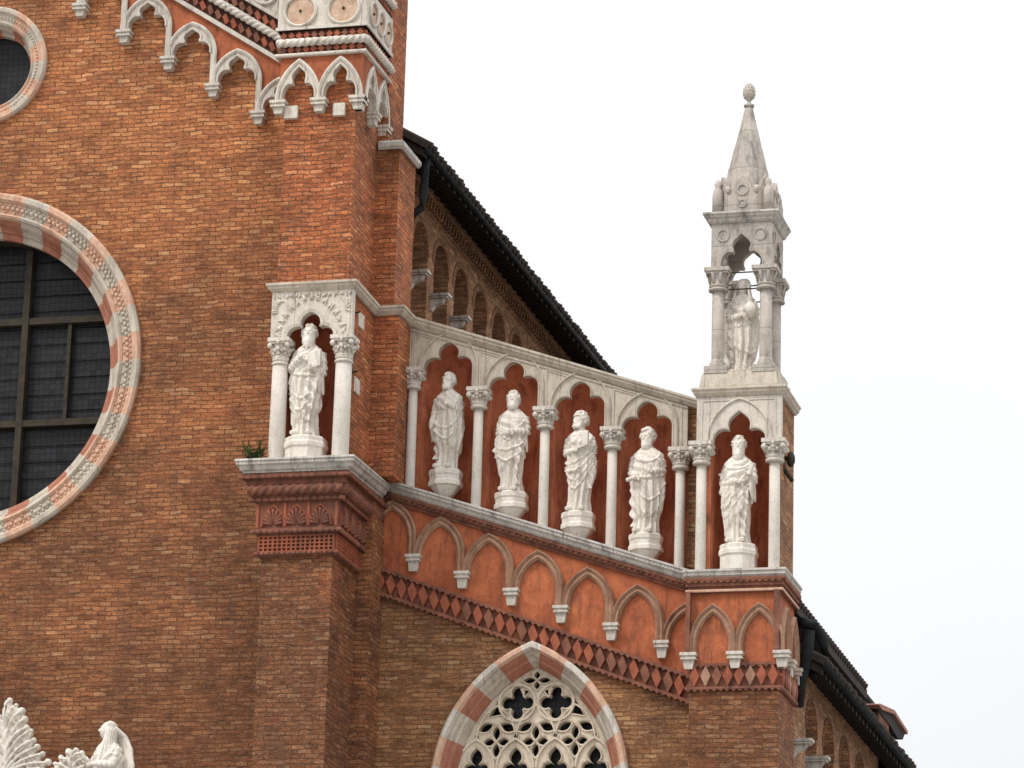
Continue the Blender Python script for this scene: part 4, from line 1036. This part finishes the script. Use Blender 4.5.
plate(g, [[(8.9, 13.58), (8.95, 13.60), (10.3, 13.79), (11.7, 13.725), (11.5, 13.60), (10.9, 13.52), (10.1, 13.58)]], -.7, .0, side(3.9), 2)
obj('dormer', g, ['brick_red', 'tile_red', 'dark'], church)

# --- ogee gable of the portal with leafy crockets, rising into the bottom left corner
por = empty('portal_gable', (-7.2, -.8, 10), None, None); por.parent = church; por.location = Vector((-7.2, -.8, 10))-WORLD['church']
def remeshed(name, g, vox, mat, parent, org, label=None):
    me = to_mesh(name, g, [mat], Vector(org)); tmp = bpy.data.objects.new('tmp', me); col.objects.link(tmp)
    md = tmp.modifiers.new('r', 'REMESH'); md.mode = 'VOXEL'; md.voxel_size = vox; md.use_smooth_shade = True
    dg = bpy.context.evaluated_depsgraph_get(); me2 = bpy.data.meshes.new_from_object(tmp.evaluated_get(dg))
    me2.name = name; bpy.data.objects.remove(tmp); me2.materials.clear(); me2.materials.append(M[mat])
    o = bpy.data.objects.new(name, me2); col.objects.link(o); WORLD[o.name] = Vector(org)
    pw = WORLD[parent.name] if parent else Vector((0, 0, 0)); o.location = Vector(org)-pw
    if parent: o.parent = parent
    return o
def frond(g, base, tip, curl, r0, r1, lob=5, spread=.5):
    """one curling leaf: a ribbed blade with lobes that ends in a rolled knob"""
    base, tip = Vector(base), Vector(tip); ax = tip-base; n_ = Vector((-ax.z, 0, ax.x)).normalized()*curl
    pts = [base+ax*t+n_*ax.length*.25*sin(t*pi)+Vector((0, -.10*sin(t*pi), 0)) for t in [i/8 for i in range(9)]]
    tube(g, pts, [r0+(r1-r0)*i/8 for i in range(9)], 8)
    ball(g, pts[-1]+Vector((0, -.04, 0)), r1*1.5, 0, seg=8)
rnd = random.Random(3)
def leaf(g, B, tips, th=.10, y0=-.80):
    """a carved leaf: serrated blade, raised ribs, curled knobs at the lobe tips"""
    out = []
    for k, (x_, z_) in enumerate(tips):
        T = Vector((x_, z_)); b2 = Vector(B); d = (T-b2); nn = Vector((-d.y, d.x)).normalized()
        if k: q = (T+Vector(tips[k-1]))/2; q = q.lerp(b2, .13); out.append((q.x, q.y))
        for o, f in ((-.035, .90), (-.03, .96), (0, 1.0), (.03, .96), (.035, .90)): p = b2+d*f-nn*o*(1 if True else 1); out.append((p.x, p.y))
    poly = [(B[0]-.12, B[1])]+out+[(B[0]+.12, B[1])]
    plate(g, [poly], .0, th, front(y0))
    zt_ = max(p[1] for p in tips); xt_ = [p[0] for p in tips if p[1] == zt_][0]
    for k, (x_, z_) in enumerate(tips):
        n_ = 8; P = []; f0 = max(.0, min(.8, (z_-B[1])/(zt_-B[1])-.42)); b0 = (B[0]+(xt_-B[0])*f0, B[1]+(zt_-B[1])*f0)
        bw = rnd.uniform(.01, .05)*(1 if x_ > B[0] else -1); y1_ = rnd.uniform(0, .06)
        for i in range(n_+1):
            t = i/n_; P.append((b0[0]+(x_-b0[0])*t-bw*sin(t*pi), y0-th-(.02+y1_)*sin(t*pi)-.06*t**3, b0[1]+(z_-b0[1])*t+.07*sin(t*pi)-.02*t))
        tube(g, P, [rnd.uniform(.016, .030) for i in range(n_+1)], 7)
        ball(g, (x_, y0-th*.75, z_), rnd.uniform(.028, .060), 0, (1, 1.4, 1), 8)
        for f in (.55, .75):
            for s_ in (-1, 1):
                a = Vector((x_-B[0], z_-B[1])); nn = Vector((-a.y, a.x)).normalized()*s_*.05; p = Vector(B)+a*f
                tube(g, [(p.x, y0-th-.02, p.y), (p.x+nn.x+a.x*.08, y0-th-.01, p.y+nn.y+a.y*.08)], [.016, .018], 6)
g = G()
W_ = [(-7.55, 11.75), (-7.40, 11.84), (-7.27, 11.90), (-7.16, 11.78), (-7.02, 12.02), (-6.92, 11.95), (-6.83, 11.86), (-6.78, 11.74), (-6.74, 11.62), (-6.66, 11.58), (-6.62, 11.44), (-6.56, 11.34), (-6.47, 11.24), (-6.38, 11.12), (-6.30, 11.0)]
leaf(g, (-7.05, 10.90), W_)
crk = remeshed('crocket', g, .012, 'statue', por, (-7.0, -.8, 10.9), None)
g = G()
leaf(g, (-6.03, 10.72), [(-6.33, 11.00), (-6.27, 11.10), (-6.19, 11.18), (-6.08, 11.26), (-5.97, 11.28), (-5.88, 11.24), (-5.82, 11.16), (-5.80, 11.05), (-5.83, 10.94)])
remeshed('crocket', g, .012, 'statue', por, (-6.05, -.8, 10.8), None)
g = G()
rib = [(-8.42, 13.3), (-8.05, 12.4), (-7.6, 11.72), (-7.1, 11.27), (-6.6, 10.98), (-6.1, 10.72), (-5.7, 10.35), (-5.45, 9.9), (-5.35, 9.3), (-5.3, 8.5)]
def cr(p, n=6):
    out = []
    for i in range(len(p)-1):
        a = p[max(i-1, 0)]; b_ = p[i]; c = p[i+1]; d = p[min(i+2, len(p)-1)]
        for k in range(n):
            t = k/n; out.append(tuple(.5*((2*b_[j])+(-a[j]+c[j])*t+(2*a[j]-5*b_[j]+4*c[j]-d[j])*t*t+(-a[j]+3*b_[j]-3*c[j]+d[j])*t**3) for j in (0, 1)))
    return out+[p[-1]]
rb = cr(rib); mould(g, rb, [(-.16, 0), (.05, 0), (.05, .86), (0, .92), (-.05, .86), (-.08, .82), (-.12, .86), (-.16, .80)], front(0)); mould(g, [(2*AX-p[0], p[1]) for p in rb[::-1]], [(-.16, 0), (.05, 0), (.05, .86), (0, .92), (-.05, .86), (-.08, .82), (-.12, .86), (-.16, .80)], front(0))
g.box(-5.95, -5.15, -1.15, 0, 0, 10.1); g.box(2*AX+5.15, 2*AX+5.95, -1.15, 0, 0, 10.1)
obj('gable_moulding', g, ['pinkish'], por)

# ================================================================== STATUES
def tri(x): return abs((x % 1.0)*2-1)
def statue_geo(H, org, sp):
    g = G(); O = Vector(org); yawb = sp.get('turn', 0); cy_, sy_ = cos(yawb), sin(yawb)
    wf = sp.get('wide', 1.0)
    def T(x, y, z):                                             # unit figure to world; x right, -y forward
        X, Y = x*cy_-y*sy_, x*sy_+y*cy_
        return O+Vector((X, Y, z))*H
    prof = [(0, .106, .110), (.03, .106, .110), (.12, .094, .098), (.3, .108, .098), (.45, .118, .100), (.55, .116, .100), (.62, .124, .102), (.68, .132, .100), (.72, .138, .096), (.755, .130, .086), (.785, .104, .072), (.81, .074, .060), (.83, .050, .050), (.85, .042, .044), (.90, .040, .042)]
    def ab(z):
        for (z0, a0, b0), (z1, a1, b1) in zip(prof, prof[1:]):
            if z <= z1: t = (z-z0)/(z1-z0); t = t*t*(3-2*t) if z > .7 else t; return a0+(a1-a0)*t, b0+(b1-b0)*t
        return prof[-1][1:]
    sway = sp.get('sway', .02); hip = sp.get('hip', 1)
    nth, nz = 150, 190; vs = []; fs = []
    rnd = random.Random(sp['seed']); ph = [rnd.uniform(0, 6) for _ in range(6)]
    hem = sp['hem']                                             # (theta0,z0,theta1,z1): lower edge of the cloak
    for i in range(nz+1):
        z = .90*i/nz; a, b = ab(z); a *= wf
        cx = sway*sin(z*pi*1.15)*hip; 
        for j in range(nth):
            th = -pi+2*pi*j/nth                                 # 0 = front, + = viewer's right
            d = 0
            # long vertical folds of the tunic
            low = max(0, min(1, (.66-z)/.16))
            f = sp.get('nf', 12)
            d += .030*low*(tri(f*(th/(2*pi))+sp.get('slant', .5)*z+.14*sin(z*6+ph[0])+.12*sin(3*th+ph[1]))**1.3-.5)
            d += .014*low*(tri(f*2.3*(th/(2*pi))+.3*sin(z*7+ph[2]))-.5)
            # knee pushing forward
            kx = .55*hip
            d += .022*exp(-((th+kx)/.38)**2-((z-.33)/.15)**2)
            # cloak over the tunic, ending in a diagonal hem
            zh = hem[1]+(hem[3]-hem[1])*((th-hem[0])/(hem[2]-hem[0]) if hem[0] <= th <= hem[2] else (0 if th < hem[0] else 1))
            zh += .012*sin(9*th+ph[3])
            up = 1/(1+exp(-(z-zh)/.006)) if abs(z-zh) < .1 else (1 if z > zh else 0)
            if z < .70: d += .017*up
            # swags sweeping across the body
            for (t0, z0, t1, z1, sag, n_, dz, wd, am) in sp['swags']:
                if t0-.15 <= th <= t1+.15:
                    u = (th-t0)/(t1-t0); uc = min(max(u, 0), 1)
                    fade = min(1, max(0, 1-max(-u, u-1)/.08)) if (u < 0 or u > 1) else 1
                    for q in range(n_):
                        zc_ = z0+(z1-z0)*uc-sag*(1+.25*q)*4*uc*(1-uc)-dz*q*(1-.35*abs(uc-.5)*2)
                        k = abs(z-zc_)/wd
                        if k < 1: d += am*1.1*fade*(.8+.35*sin(q*2.4+th*2))*((1-k if z > zc_ else max(0, 1-k*1.9))**.9-.3)
            # cascade of folded cloth hanging down
            for (tc_, z0, z1, wd, am) in sp['casc']:
                k = abs(th-tc_)/wd
                if k < 1 and z0 < z < z1:
                    d += am*(1-k**3)*(.3+1.0*tri((z-z0)*9.5+1.1*(th-tc_)/wd*.55))
            # chest folds
            if .56 < z < .80: d += .013*(tri(z*11+1.3*th*(1 if ph[4] > 3 else -1)+.4*sin(th*2+ph[4]))-.5)*min(1, (z-.56)/.03)*min(1, (.80-z)/.03)
            # slight general unevenness
            d += .0025*sin(7*th+13*z+ph[5])
            nx, ny = sin(th), -cos(th)
            vs.append(T(cx+(a+d)*nx, (b+d)*ny, z))
    for i in range(nz):
        for j in range(nth): fs.append((i*nth+j, i*nth+(j+1) % nth, (i+1)*nth+(j+1) % nth, (i+1)*nth+j))
    fs += [tuple(range(nth)), tuple(nz*nth+j for j in range(nth))]
    g.add(vs, fs, 0, True)
    # feet under the hem
    for s in (-1, 1):
        tube(g, [T(s*.055-.01, -.08, .018), T(s*.065-.01, -.13, .016), T(s*.072-.01, -.165, .010)], [.030*H, .027*H, .019*H], 8)
    # arms in wide sleeves
    for arm in sp['arms']:
        s, el, ha = arm['side'], arm['elbow'], arm['hand']
        sh = (s*.106*wf, .0, .738)
        P = []; Rr = []
        el = (el[0]*.75, el[1], el[2]-.01); ha = (ha[0]*.88, ha[1]+.012, ha[2]-.01)
        for t in [i/7 for i in range(8)]:
            P.append([sh[k]+(el[k]-sh[k])*t for k in range(3)]); Rr.append((.043-.003*t)*(1+.11*sin(t*17+s)))
        for t in [i/7 for i in range(1, 8)]:
            wr = [el[k]+(ha[k]-el[k])*.86 for k in range(3)]
            P.append([el[k]+(wr[k]-el[k])*t for k in range(3)]); Rr.append((.040-.008*t)*(1+.14*sin(t*19)))
        tube(g, [T(*p) for p in P], [r_*H for r_ in Rr], 12)
        for q in range(arm.get('drop', 0)):                     # cloth falling from the forearm
            x0_ = el[0]+(ha[0]-el[0])*(.15+.22*q)
            y0_ = el[1]+(ha[1]-el[1])*(.15+.22*q); z0_ = el[2]+(ha[2]-el[2])*(.15+.22*q)
            tube(g, [T(x0_, y0_, z0_-.02), T(x0_*1.02, y0_+.01, z0_-.10), T(x0_*1.03+.008*(-1)**q, y0_+.03, z0_-.19-.03*(q % 2))], [.020*H, .022*H, .010*H], 7)
        wv = Vector([ha[k]-el[k] for k in range(3)]).normalized(); hv = Vector(ha)
        tube(g, [T(*(hv-wv*.05)), T(*(hv-wv*.01)), T(*(hv+wv*.022))], [.017*H, .021*H, .020*H], 8)
        up_ = Vector((0, 0, 1)); nn = wv.cross(up_); nn = nn.normalized() if nn.length > .1 else Vector((1, 0, 0)); ud = nn.cross(wv).normalized()
        cd_ = Vector((0, .5, -.3))                              # fingers curl in and down
        for q in range(4):
            b0 = hv+wv*.02+ud*(.014-.0095*q); ln = (.030, .034, .032, .025)[q]
            m1 = b0+wv*ln*.55; e1 = m1+(wv*.6+cd_*.6).normalized()*ln*.6
            tube(g, [T(*b0), T(*m1), T(*e1)], [.0062*H, .0060*H, .0048*H], 6)
        b0 = hv-wv*.012+ud*.016; tube(g, [T(*b0), T(*(b0+ud*.016+wv*.016)), T(*(b0+ud*.016+wv*.034))], [.0072*H, .0066*H, .0052*H], 6)
    # head
    yw, pt = sp['head']; hc = Vector((sway*.25*hip, -.014, .915)); HK = 1.13
    cyh, syh = cos(yw), sin(yw); cp, s_p = cos(pt), sin(pt)
    def HT(x, y, z):                                           # head frame: -y = face
        x, y, z = x*HK, y*HK, z*HK; y2, z2 = y*cp+z*s_p, -y*s_p+z*cp
        X, Y = x*cyh-y2*syh, x*syh+y2*cyh
        return T(hc.x+X, hc.y+Y, hc.z+z2)
    ns, nr2 = 60, 44; vs = []; fs = []
    for i in range(nr2+1):
        phi = pi*i/nr2
        for j in range(ns):
            th = 2*pi*j/ns; d = Vector((sin(phi)*sin(th), -sin(phi)*cos(th), cos(phi)))
            r_ = 1.0; u, v = d.x, d.z; fr = max(0, -d.y)
            if fr > 0:
                r_ += fr*(.22*exp(-(u/.13)**2-((v+.12)/.17)**2)+.16*exp(-(u/.09)**2-((v+.24)/.09)**2))       # nose
                r_ += fr*.07*exp(-((abs(u)-.26)/.22)**2-((v-.20)/.09)**2)                                    # brow
                r_ -= fr*.13*exp(-((abs(u)-.30)/.13)**2-((v-.03)/.10)**2)                                    # eye sockets
                r_ += fr*.055*exp(-((abs(u)-.30)/.08)**2-((v-.02)/.045)**2)                                  # eyelids
                r_ += fr*.05*exp(-((abs(u)-.42)/.16)**2-((v+.22)/.14)**2)                                    # cheeks
                r_ += fr*.07*exp(-(u/.17)**2-((v+.46)/.05)**2)-fr*.06*exp(-(u/.18)**2-((v+.53)/.03)**2)+fr*.07*exp(-(u/.15)**2-((v+.59)/.05)**2)
                r_ += fr*.12*exp(-(u/.2)**2-((v+.80)/.13)**2)                                                # chin
            wx = .0545*(1-.20*max(0, -v)); vs.append(HT(d.x*wx*r_, d.y*.064*r_, d.z*.074*(1 if v > 0 else 1.02)*(1+(r_-1)*.2)))
    for i in range(nr2):
        for j in range(ns): fs.append((i*ns+j, i*ns+(j+1) % ns, (i+1)*ns+(j+1) % ns, (i+1)*ns+j))
    g.add(vs, fs, 0, True)
    tube(g, [T(sway*.2*hip, .0, .82), T(hc.x, .0, .89)], [.042*H, .038*H], 12)
    for s in (-1, 1): ball(g, HT(s*.051, .004, -.004), .013*H, 0, (.5, 1, 1.4), 8)
    if sp.get('hair', 1) and not sp.get('veil'):
        ln = sp.get('hairlen', -.3); R2 = random.Random(sp['seed']+5); cz_ = sp.get('curl', .0075)
        for q in range(150):
            th = R2.uniform(-pi, pi); v = R2.uniform(ln, 1); fr = cos(th)
            if fr > .55 and v < .60: continue
            if fr > .2 and v < .05: continue
            s_ = sqrt(max(0, 1-v*v)); r_ = cz_*R2.uniform(.8, 1.5)
            ball(g, HT(s_*sin(th)*.056, -s_*cos(th)*.066, v*.077+.004), r_*H*1.4, 0, (1, 1, 1), 6)
    if sp.get('band'):
        tube(g, [HT(.056*sin(t), -.064*cos(t), .036) for t in [k*2*pi/20 for k in range(21)]], .011*H, 7)
    bl = sp.get('beard', 0)
    if bl:
        R2 = random.Random(sp['seed']+9)
        for q in range(13):
            u = (q/12-.5)*2; x0_ = u*.044; y0_ = -.060+.042*abs(u)**1.6
            end = -.062-bl*(1-.55*abs(u))
            x1_ = x0_*.35+(.010 if u > 0 else -.010)*sp.get('fork', 0)
            tube(g, [HT(x0_, y0_, -.030-.0*abs(u)+.018*abs(u)), HT(x0_*.85, y0_-.010, -.055-bl*.3), HT(x0_*.6+x1_*.4+.003*sin(q*2), y0_*.9-.012, -.06-bl*.6), HT(x1_, -.058, end)], [.0105*H, .0140*H, .0125*H, .006*H], 7)
        for s in (-1, 1): tube(g, [HT(s*.003, -.066, -.026), HT(s*.018, -.062, -.033), HT(s*.026, -.054, -.045)], [.006*H, .007*H, .005*H], 6)
    if sp.get('veil'):
        L = sp['veil']; VF = sp.get('vf', .4)
        for q in range(15):
            a_ = radians(-98+196*q/14); r_ = .056
            x_, y_ = r_*sin(a_), r_*1.12*cos(a_)
            k = 1+.5*abs(a_)/2
            tube(g, [HT(x_*.35, y_*.35, .070), HT(x_*.85, y_*.85, .050), HT(x_*1.06, y_*1.06, 0), HT(x_*1.2, y_*1.1+.004, -.06), HT(x_*(1.3+.3*VF), y_*(1.2+.6*VF)+.012, -.06-L*.45), HT(x_*(1.4+.6*VF), y_*(1.3+.9*VF)+.016+.008*(q % 2), -.06-L)], [.012*H, .013*H, .013*H, .014*H, .018*H, .010*H], 7)
    if sp.get('cape'):
        for q in range(9):
            x_ = -.02+.022*q
            tube(g, [HT(-.03+.008*q, .05, .03), T(x_*.8, .085, .86), T(x_*1.1+.01, .10, .74), T(x_*1.25+.02, .10, .60), T(x_*1.3+.02, .10, .45)], [.018*H, .020*H, .024*H, .022*H, .02*H], 8)
    for it in sp.get('items', []):
        if it[0] == 'book':
            c = Vector(it[1]); w_, t_, h_ = .055, .022, .075
            v = [T(c.x+sx*w_, c.y+sy*t_, c.z+sz*h_+sx*.02) for sx in (-1, 1) for sy in (-1, 1) for sz in (-1, 1)]
            g.add(v, [(0,1,3,2),(4,6,7,5),(0,4,5,1),(2,3,7,6),(0,2,6,4),(1,5,7,3)])
        if it[0] == 'roll': tube(g, [T(*it[1]), T(*it[2])], .021*H, 10)
    return g

def swg(t0, z0, t1, z1, sag, n=4, dz=.032, wd=.018, am=.017): return (t0, z0, t1, z1, sag*1.6, max(1, n-2), dz*1.9, wd*1.8, am*1.15)
SP = {
 'a': dict(slant=-1.4, seed=1, head=(.05, .10), beard=.085, hairlen=-.2, hip=-1, hem=(-1.6, .08, 1.2, .24), sway=.02,
      swags=[swg(-1.5, .60, 1.3, .55, .03, 3, .028), swg(-1.3, .50, .5, .36, .06, 5, .045, .017, .015), swg(-.9, .80, 1.2, .66, .05, 3, .04, .015, .010)],
      casc=[(.55, .12, .50, .42, .030)], arms=[dict(side=-1, elbow=(-.185, -.05, .61), hand=(-.045, -.155, .69)), dict(side=1, elbow=(.180, -.02, .57), hand=(.09, -.14, .60), drop=3)], items=[('book', (.085, -.12, .655))]),
 'b': dict(slant=1.1, seed=2, head=(-.50, .04), beard=.030, hip=1, hem=(-1.4, .30, 1.3, .18), sway=.025,
      swags=[swg(-1.2, .52, 1.2, .62, .10, 4, .040, .018, .017), swg(-1.0, .76, 1.0, .76, .10, 3, .035, .014, .010)],
      casc=[(-1.15, .10, .50, .36, .034)], arms=[dict(side=-1, elbow=(-.185, .0, .57), hand=(-.165, -.10, .45), drop=3), dict(side=1, elbow=(.178, -.03, .60), hand=(.045, -.15, .655))], items=[]),
 'c': dict(slant=-.8, seed=3, head=(.06, .06), beard=.045, hairlen=-.6, hip=-1, hem=(-1.4, .16, 1.1, .34), sway=.02,
      swags=[swg(-1.5, .50, 1.3, .52, .07, 4, .042, .018, .018), swg(-1.2, .72, 1.2, .72, .08, 4, .032, .014, .011)],
      casc=[(.80, .06, .50, .34, .036), (-1.45, .34, .58, .3, .02)], arms=[dict(side=-1, elbow=(-.190, -.01, .60), hand=(.0, -.150, .565), drop=2), dict(side=1, elbow=(.192, -.01, .60), hand=(.035, -.155, .585), drop=1)], items=[]),
 'd': dict(slant=.1, seed=4, head=(-.75, .08), beard=.020, curl=.0115, band=True, hip=1, hem=(-1.5, .42, 1.1, .34), sway=.018, nf=11,
      swags=[swg(-1.6, .50, 1.2, .66, .06, 6, .034, .018, .018), swg(-1.0, .78, .6, .74, .06, 3, .034, .014, .010)],
      casc=[(1.05, .22, .58, .30, .034), (-1.5, .30, .52, .3, .026)], arms=[dict(side=-1, elbow=(-.178, .0, .60), hand=(-.03, -.140, .60)), dict(side=1, elbow=(.195, -.01, .62), hand=(.075, -.150, .665), drop=2)], items=[('book', (.06, -.14, .69))]),
 'e': dict(slant=.9, seed=5, head=(-.40, -.06), beard=.055, curl=.011, hip=1, hem=(-1.3, .12, 1.3, .20), sway=.022, wide=1.06,
      swags=[swg(-1.5, .56, 1.4, .56, .03, 3, .03), swg(-.9, .48, 1.5, .54, .13, 5, .055, .018, .018), swg(-1.1, .76, 1.1, .76, .06, 3, .04, .014, .009)],
      casc=[(-1.05, .06, .44, .28, .030)], arms=[dict(side=-1, elbow=(-.198, .0, .60), hand=(-.07, -.150, .52), drop=2), dict(side=1, elbow=(.205, .0, .61), hand=(.085, -.145, .575), drop=2)], items=[('roll', (-.16, -.13, .49), (-.07, -.17, .505))]),
 'f': dict(slant=-2.0, seed=6, head=(.06, -.02), beard=.085, fork=1, hairlen=-.1, hip=-1, hem=(-1.4, .06, 1.0, .36), sway=.022,
      swags=[swg(-1.2, .56, 1.3, .60, .02, 2, .03, .018, .016), swg(-1.2, .20, .9, .54, .03, 5, -.055, .018, .014), swg(-1.1, .74, 1.0, .74, .04, 3, .035, .014, .009)],
      casc=[(.62, .05, .46, .30, .034), (-1.45, .46, .66, .3, .024)], arms=[dict(side=-1, elbow=(-.178, .0, .60), hand=(.0, -.145, .565)), dict(side=1, elbow=(.188, -.03, .58), hand=(.12, -.15, .62), drop=3)], items=[('roll', (.14, -.15, .70), (.12, -.16, .60))]),
 'g': dict(slant=.4, seed=7, head=(-.30, .20), veil=.12, hip=1, hem=(-1.3, .30, 1.2, .16), sway=.03,
      swags=[swg(-1.2, .50, 1.3, .58, .03, 3, .03), swg(-.5, .44, 1.4, .30, .10, 4, .05, .017, .014)],
      casc=[(-1.1, .12, .5, .3, .034)], arms=[dict(side=-1, elbow=(-.165, -.04, .58), hand=(.03, -.165, .59), drop=2), dict(side=1, elbow=(.185, -.02, .60), hand=(.08, -.18, .63), drop=1)], items=[]),
 'h': dict(seed=8, head=(-.80, .20), veil=.50, vf=1.5, cape=True, hip=1, hem=(-1.3, .20, 1.2, .16), sway=.01, turn=-.45,
      swags=[swg(-1.4, .70, 1.0, .60, .03, 4, .05, .015, .008)],
      casc=[], arms=[dict(side=-1, elbow=(-.175, -.07, .60), hand=(-.12, -.20, .66)), dict(side=1, elbow=(.16, -.05, .60), hand=(-.0, -.19, .60))], items=[]),
}
def pedestal(root, c, w, zt, kind):
    g = G(); ht = w/2/cos(pi/8)
    if kind == 'drum': pr_ = [(ht*.93, -.40), (ht*.93, -.20), (ht*.97, -.185), (ht*1.0, -.175), (ht, -.115), (ht*.95, -.10), (ht*.95, -.035), (ht*.88, -.02), (ht*.6, 0)]
    else: pr_ = [(ht*.22, -.47), (ht*.42, -.41), (ht*.50, -.39), (ht*.86, -.27), (ht, -.26), (ht, -.195), (ht*.93, -.185), (ht*.93, -.11), (ht*.98, -.10), (ht*.98, -.03), (ht*.88, -.012), (ht*.6, 0)]
    lathe(g, (c[0], c[1], zt), pr_, 8, 0, False, rot=pi/8)
    return obj('pedestal', g, ['statue'], root, bevel=.008)
GRP = 'stone saints standing in the facade niches'
def statue(key, x, y, zf, ztop, label, ped=None, pw=.55, group=GRP):
    root = empty('statue', (x, y, zf), label, 'statue', group); H = (ztop-zf)/1.0
    remeshed('figure', statue_geo(H, (x, y, zf), SP[key]), .0066, 'statue', root, (x, y, zf))
    if ped: pedestal(root, (x, y), pw, zf+.005, ped)
    return root, H
statue('a', ncx-.04, -1.10, 15.66, 17.33, 'long bearded stone saint with hand on chest in the big brick pier niche', 'drum', .60)
for key, i, zf, zt_, lb in (('b', 0, 15.62, 17.08, 'short bearded stone saint with turned head in the highest sloping arcade niche'),
                        ('c', 1, 15.24, 16.76, 'stone saint with both hands folded at his waist, second niche down the slope'),
                        ('d', 2, 14.91, 16.40, 'curly haired stone saint in profile with a book, third niche down the slope'),
                        ('e', 3, 14.555, 16.11, 'stocky bearded stone saint gripping a scroll in the lowest sloping arcade niche')):
    statue(key, BX[i]-.02, .76, zf, zt_, lb, 'corbel', .475)
statue('f', tcx-.02, .17, 14.215, 15.775, 'fork bearded stone saint with arm across his waist, directly below the open pinnacle', 'drum', .53)
r7, H7 = statue('g', 3.27, .42, 16.74, 18.20, 'veiled stone woman holding a jar under the open pinnacle canopy', None, .5, None)
g = G(); lathe(g, (3.43, .20, 17.55), [(.03, 0), (.05, .01), (.09, .07), (.10, .13), (.085, .18), (.045, .22), (.045, .25), (.065, .27), (.0, .275)], 14); obj('held_jar', g, ['statue'], r7)
g = G(); lathe(g, (3.04, .24, 16.71), [(.05, 0), (.055, .02), (.03, .04), (.085, .12), (.095, .18), (.08, .24), (.045, .29), (.045, .33), (.075, .36), (.0, .365)], 14)
tube(g, [(2.97, .24, 16.9), (2.915, .24, 17.0), (2.93, .24, 17.07), (2.99, .24, 17.05)], .015, 6); tube(g, [(3.11, .24, 16.9), (3.165, .24, 17.0), (3.15, .24, 17.07), (3.09, .24, 17.05)], .015, 6)
obj('jug', g, ['statue'], r7)
r8, H8 = statue('h', -5.50, -.85, 10.10, 11.69, 'veiled stone woman facing left on the portal gable, cut off by the bottom edge', None, .5, None)

# ================================================================== PLANT ON THE LEDGE
g = G(); rp_ = random.Random(11)
for i in range(95):
    a = rp_.uniform(0, 2*pi); L = rp_.uniform(.05, .40)*(1 if rp_.random() < .5 else .6); b0 = Vector((-3.40+rp_.uniform(-.11, .09), -1.25+rp_.uniform(-.08, .08), 15.28))
    d = Vector((cos(a)*.45, sin(a)*.35, 1)).normalized(); p1 = b0+d*L*.6; p2 = b0+d*L+Vector((cos(a)*.05, sin(a)*.05, -.02)); w_ = Vector((-sin(a), cos(a), 0))*.014
    g.add([b0-w_*.3, b0+w_*.3, p1+w_, p2, p1-w_], [(0, 1, 2, 3, 4)], 0)
    for k in range(3):
        q = b0+d*L*(.3+.25*k); dd = Vector((rp_.uniform(-1, 1), rp_.uniform(-1, 1), rp_.uniform(-.2, .8))).normalized()*.045; ww = dd.cross(Vector((0, 0, 1)))*.4
        g.add([q, q+dd*.5+ww, q+dd, q+dd*.5-ww], [(0, 1, 2, 3)], 0)
tag(obj('wild_plant', g, ['leaf'], org=(-3.40, -1.15, 15.28)), 'small green weed growing on the pier ledge left of the column', 'plant')
